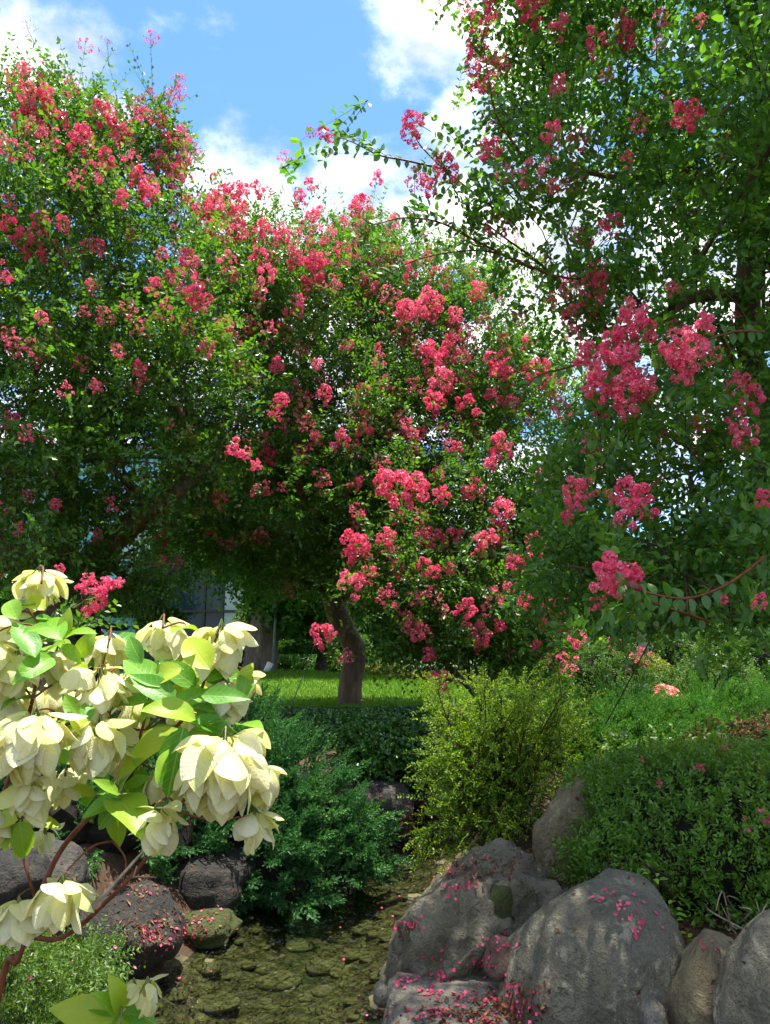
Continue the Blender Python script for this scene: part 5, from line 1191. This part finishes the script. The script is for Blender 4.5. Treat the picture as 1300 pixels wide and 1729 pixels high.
for q in range(46):
    x_, y_ = [(270,1190),(200,1345),(90,1090),(40,1390),(330,1160),(130,1230),(230,1140),(300,1240)][q % 8]; a_ = rl.rand()*6.28; x_ += rl.normal()*28; y_ += rl.normal()*22
    LV.append((x_, y_, x_+math.cos(a_)*rl.uniform(50, 90), y_+abs(math.sin(a_))*rl.uniform(10, 70)-15))
for q, (x0, y0, x1, y1) in enumerate(LV):
    Y0 = (1.93 if q < 76 else 2.1)+rng.normal()*.07; p0 = at(x0, y0, Y0); p1 = at(x1, y1, Y0+rng.normal()*.05); d = p1-p0; L = np.linalg.norm(d)*1.12
    nn = unit(np.array([rng.normal()*.35, -.6, .75])+rng.normal(size=3)*.15)
    o = link('leaf', BL[q % 6], mus); set_mat(o, frame(d+np.array([0, 0, .25*L]), nn), p0-mb, max(L, .07))

# young shoot at the very bottom
yb = at(215, 1790, 1.9); sb = np.array([yb[0], yb[1], hz(yb[0], yb[1])])
ysh = thing('mussaenda_shoot', sb, 'young leafy shoot with one small lime-yellow bract tuft at the stream corner', 'shrub')
tipp = at(205, 1700, 1.85)
g = Geo(); g.add(*tube(*smooth_path([sb-np.array([0, 0, .03]), (sb+tipp)/2+np.array([.02, 0, 0]), tipp], [.007, .006, .003], 14), 6)); g.part('stem', M['twig_green'], ysh, True)
for q, (x0, y0, x1, y1) in enumerate([(200,1712,140,1700),(205,1710,200,1665),(205,1712,262,1722),(198,1715,90,1728),(208,1712,180,1760),(210,1712,245,1765),(203,1712,165,1685)]):
    p0, p1 = at(x0, y0, 1.86), at(x1, y1, 1.80+.08*rng.rand()); d = p1-p0; L = np.linalg.norm(d)*1.15
    o = link('leaf', BL[q % 6], ysh); set_mat(o, frame(d+np.array([0, 0, .2*L]), unit(np.array([0, -.5, .9])+rng.normal(size=3)*.2)), p0-sb, max(L, .07))
cluster(248, 1685, 62, 1.84, 9, parent=ysh)
cluster(225, 1672, 36, 1.88, 6, parent=ysh)

# ------------------------------------------------------------------ fallen petals and litter
allV = [GROUND_V]; allF = [q for q in GROUND_Q.tolist()]; off = len(GROUND_V)
for Vr, Tr in ROCKS: allV.append(Vr); allF += (Tr+off).tolist(); off += len(Vr)
BVH = BVHTree.FromPolygons(np.concatenate(allV).tolist(), allF)
rng = np.random.RandomState(55)
GV_N = len(GROUND_Q)
def drop_px(px, py, ground_only=False):
    d = raydir(px, py); h = BVH.ray_cast(Vector(CAM), Vector(unit(d)))
    if ground_only and h[2] is not None and h[2] >= GV_N: return None, None
    return h[0], h[1]
def drop_xy(x, y): h = BVH.ray_cast(Vector((x, y, 3.0)), Vector((0, 0, -1))); return h[0], h[1]
def scatter(name, label, cat, pts, size, mat, wr=.8, wet=False):
    P, D, N, L = [], [], [], []
    for loc, nrm, s in pts:
        if loc is None or nrm is None: continue
        loc = np.array(loc); nrm = np.array(nrm)
        if loc[2] < 0.012: loc[2] = .004; nrm = np.array([0, 0, 1.])
        nn = unit(nrm+rng.normal(size=3)*.35); d = unit(np.cross(nn, rng.normal(size=3))); P.append(loc+nrm*.006); D.append(d+nn*.15); N.append(nn); L.append(size*s)
    V_, Q_ = leaf1_geo(np.array(P), np.array(D), np.array(N), np.array(L), wr)
    return link(name, mesh_np(name, V_, [Q_], M[mat]), None, None, label, cat, None, 'stuff')
pts = []
for (px, py, sp, n) in [(690,1560,12,40),(770,1505,10,16),(795,1490,8,14),(845,1592,16,22),(810,1628,14,18),(730,1630,30,16),(685,1655,12,30),(745,1650,10,16),(730,1678,14,30),(793,1680,10,20),(828,1688,8,18),(740,1710,16,30),(800,1705,40,35),(850,1670,30,25),(880,1690,20,25),(760,1720,60,40),(870,1715,30,30),(760,1470,30,14),(720,1500,30,10),(1010,1522,3,5),(1035,1512,3,4),(1070,1575,4,6),(957,1466,3,4),(1075,1555,12,8),(295,1575,26,40),(335,1552,20,20),(255,1580,12,30),(700,1385,30,70),(715,1350,20,30),(745,1370,20,30),(640,1330,40,20),(1060,1530,26,20),(240,1500,20,10),(1200,1602,8,5),(645,1715,8,16)]:
    for _ in range(n):
        h = drop_px(px+rng.normal()*sp, py+rng.normal()*sp*.5); pts.append((h[0], h[1], rng.uniform(.6, 1.3)))
for _ in range(140):
    x = rng.uniform(-1.5, 2.6); y = rng.uniform(3.2, 9); h = drop_xy(x, y); pts.append((h[0], h[1], rng.uniform(.5, 1.2)))
scatter('fallen_petals', 'fallen pink crape myrtle petals on the rocks and banks', 'petals', pts, .019, 'fallen', .9)
pts = []
for (px, py, sx, sy, n) in [(1080,1560,60,25,700),(1150,1590,60,14,500),(1020,1500,40,20,300),(800,1715,60,12,260),(860,1690,30,20,160),(230,1490,30,20,140),(300,1560,50,14,120),(700,1390,40,14,160),(990,1480,20,20,160),(790,1465,45,14,200),(250,1575,20,10,60)]:
    for _ in range(n):
        h = drop_px(px+rng.normal()*sx, py+rng.normal()*sy, py > 1440 and px > 960); pts.append((h[0], h[1], rng.uniform(.5, 1.3)))
for _ in range(1500):
    x = rng.uniform(.7, 3.2) if rng.rand() < .6 else rng.uniform(-3, -1); y = rng.uniform(2.6, 8); h = drop_xy(x, y)
    if h[0] is not None and h[0][2] > .05: pts.append((h[0], h[1], rng.uniform(.6, 1.3)))
scatter('leaf_litter', 'brown and reddish fallen leaves covering the soil under the azalea', 'leaves', pts, .03, 'litter', .5)
# petals caught on the mounds
pts = []
for (px, py, n) in ((970,1316,7),(1085,1288,6),(1112,1332,5),(1180,1303,12),(1225,1272,10),(1290,1383,8),(1296,1393,8),(1258,1390,4),(1262,1407,5),(1016,1290,4),(572,1252,6)):
    hit, _c = front_hit(px, py, [(az_c, az_r*1.04)] if px > 900 else [(np.array([at(600,1262,9.75)[0], 9.75, .66]), np.array([1.02, 1.15, .50]))])
    for _ in range(n): pts.append((hit+rng.normal(size=3)*.012+np.array([0, 0, .02]), np.array([0, -.5, .8]), rng.uniform(.7, 1.2)))
scatter('caught_petals', 'pink petals caught on top of the clipped mounds', 'petals', pts, .022, 'fallen', .9)
# small weeds beside the ochre boulder and a grass tuft by the slab
for (px, py, Y, lab, nl_) in ((1135, 1590, 3.75, 'small round-leaved weed sprouting from the litter beside the smooth boulder', 9), (1160, 1575, 3.8, 'broad-leaved weed seedling under the azalea mound', 7), (1105, 1572, 3.85, 'tiny light green seedling at the smooth boulder edge', 5)):
    p = at(px, py, Y); p[2] = max(hz(p[0], p[1]), p[2]-.12); h = drop_xy(p[0], p[1]); p[2] = h[0][2] if h[0] is not None else p[2]
    t = thing('weed_seedling', p, lab, 'weed')
    for k in range(nl_):
        a = k*2.4; hgt = .03+.07*rng.rand(); e = np.array([.05*math.cos(a)*rng.rand(), .05*math.sin(a)*rng.rand(), hgt])
        g = Geo(); g.add(*tube(np.array([(0, 0, -.01), e*.6, e]), [.0015, .0013, .001], 4)[:2]); V_, Q_, T_ = g.arrays(); s_ = link('stem', mesh_np('stem', V_, [Q_, T_], M['twig_green']), t)
        o = link('leaf', BL[k % 6], t); set_mat(o, frame((math.cos(a), math.sin(a), .3), (0, -.3, 1)), e, rng.uniform(.03, .05))
for (px, py, Y, lab, n) in ((640, 1722, 3.95, 'grass tuft growing from the water beside the flat slab', 26), (655, 1640, 4.4, 'few green grass blades at the foot of the rough tan boulder', 14)):
    p = at(px, py, Y); p[2] = max(hz(p[0], p[1]), -.05); t = thing('grass_tuft', p, lab, 'grass')
    for k in range(n):
        a = rng.rand()*6.28; L = rng.uniform(.10, .24); e = np.array([math.cos(a)*L*.45, math.sin(a)*L*.45, L])
        V_, Q_, _ = tube(*smooth_path([(0, 0, -.02), e*np.array([.3, .3, .6]), e], [.0022, .002, .0004], 6), 3, caps=False); link('blade', mesh_np('blade', V_+np.array([rng.normal()*.015, rng.normal()*.015, 0]), [Q_], M['grass'], None, True), t)
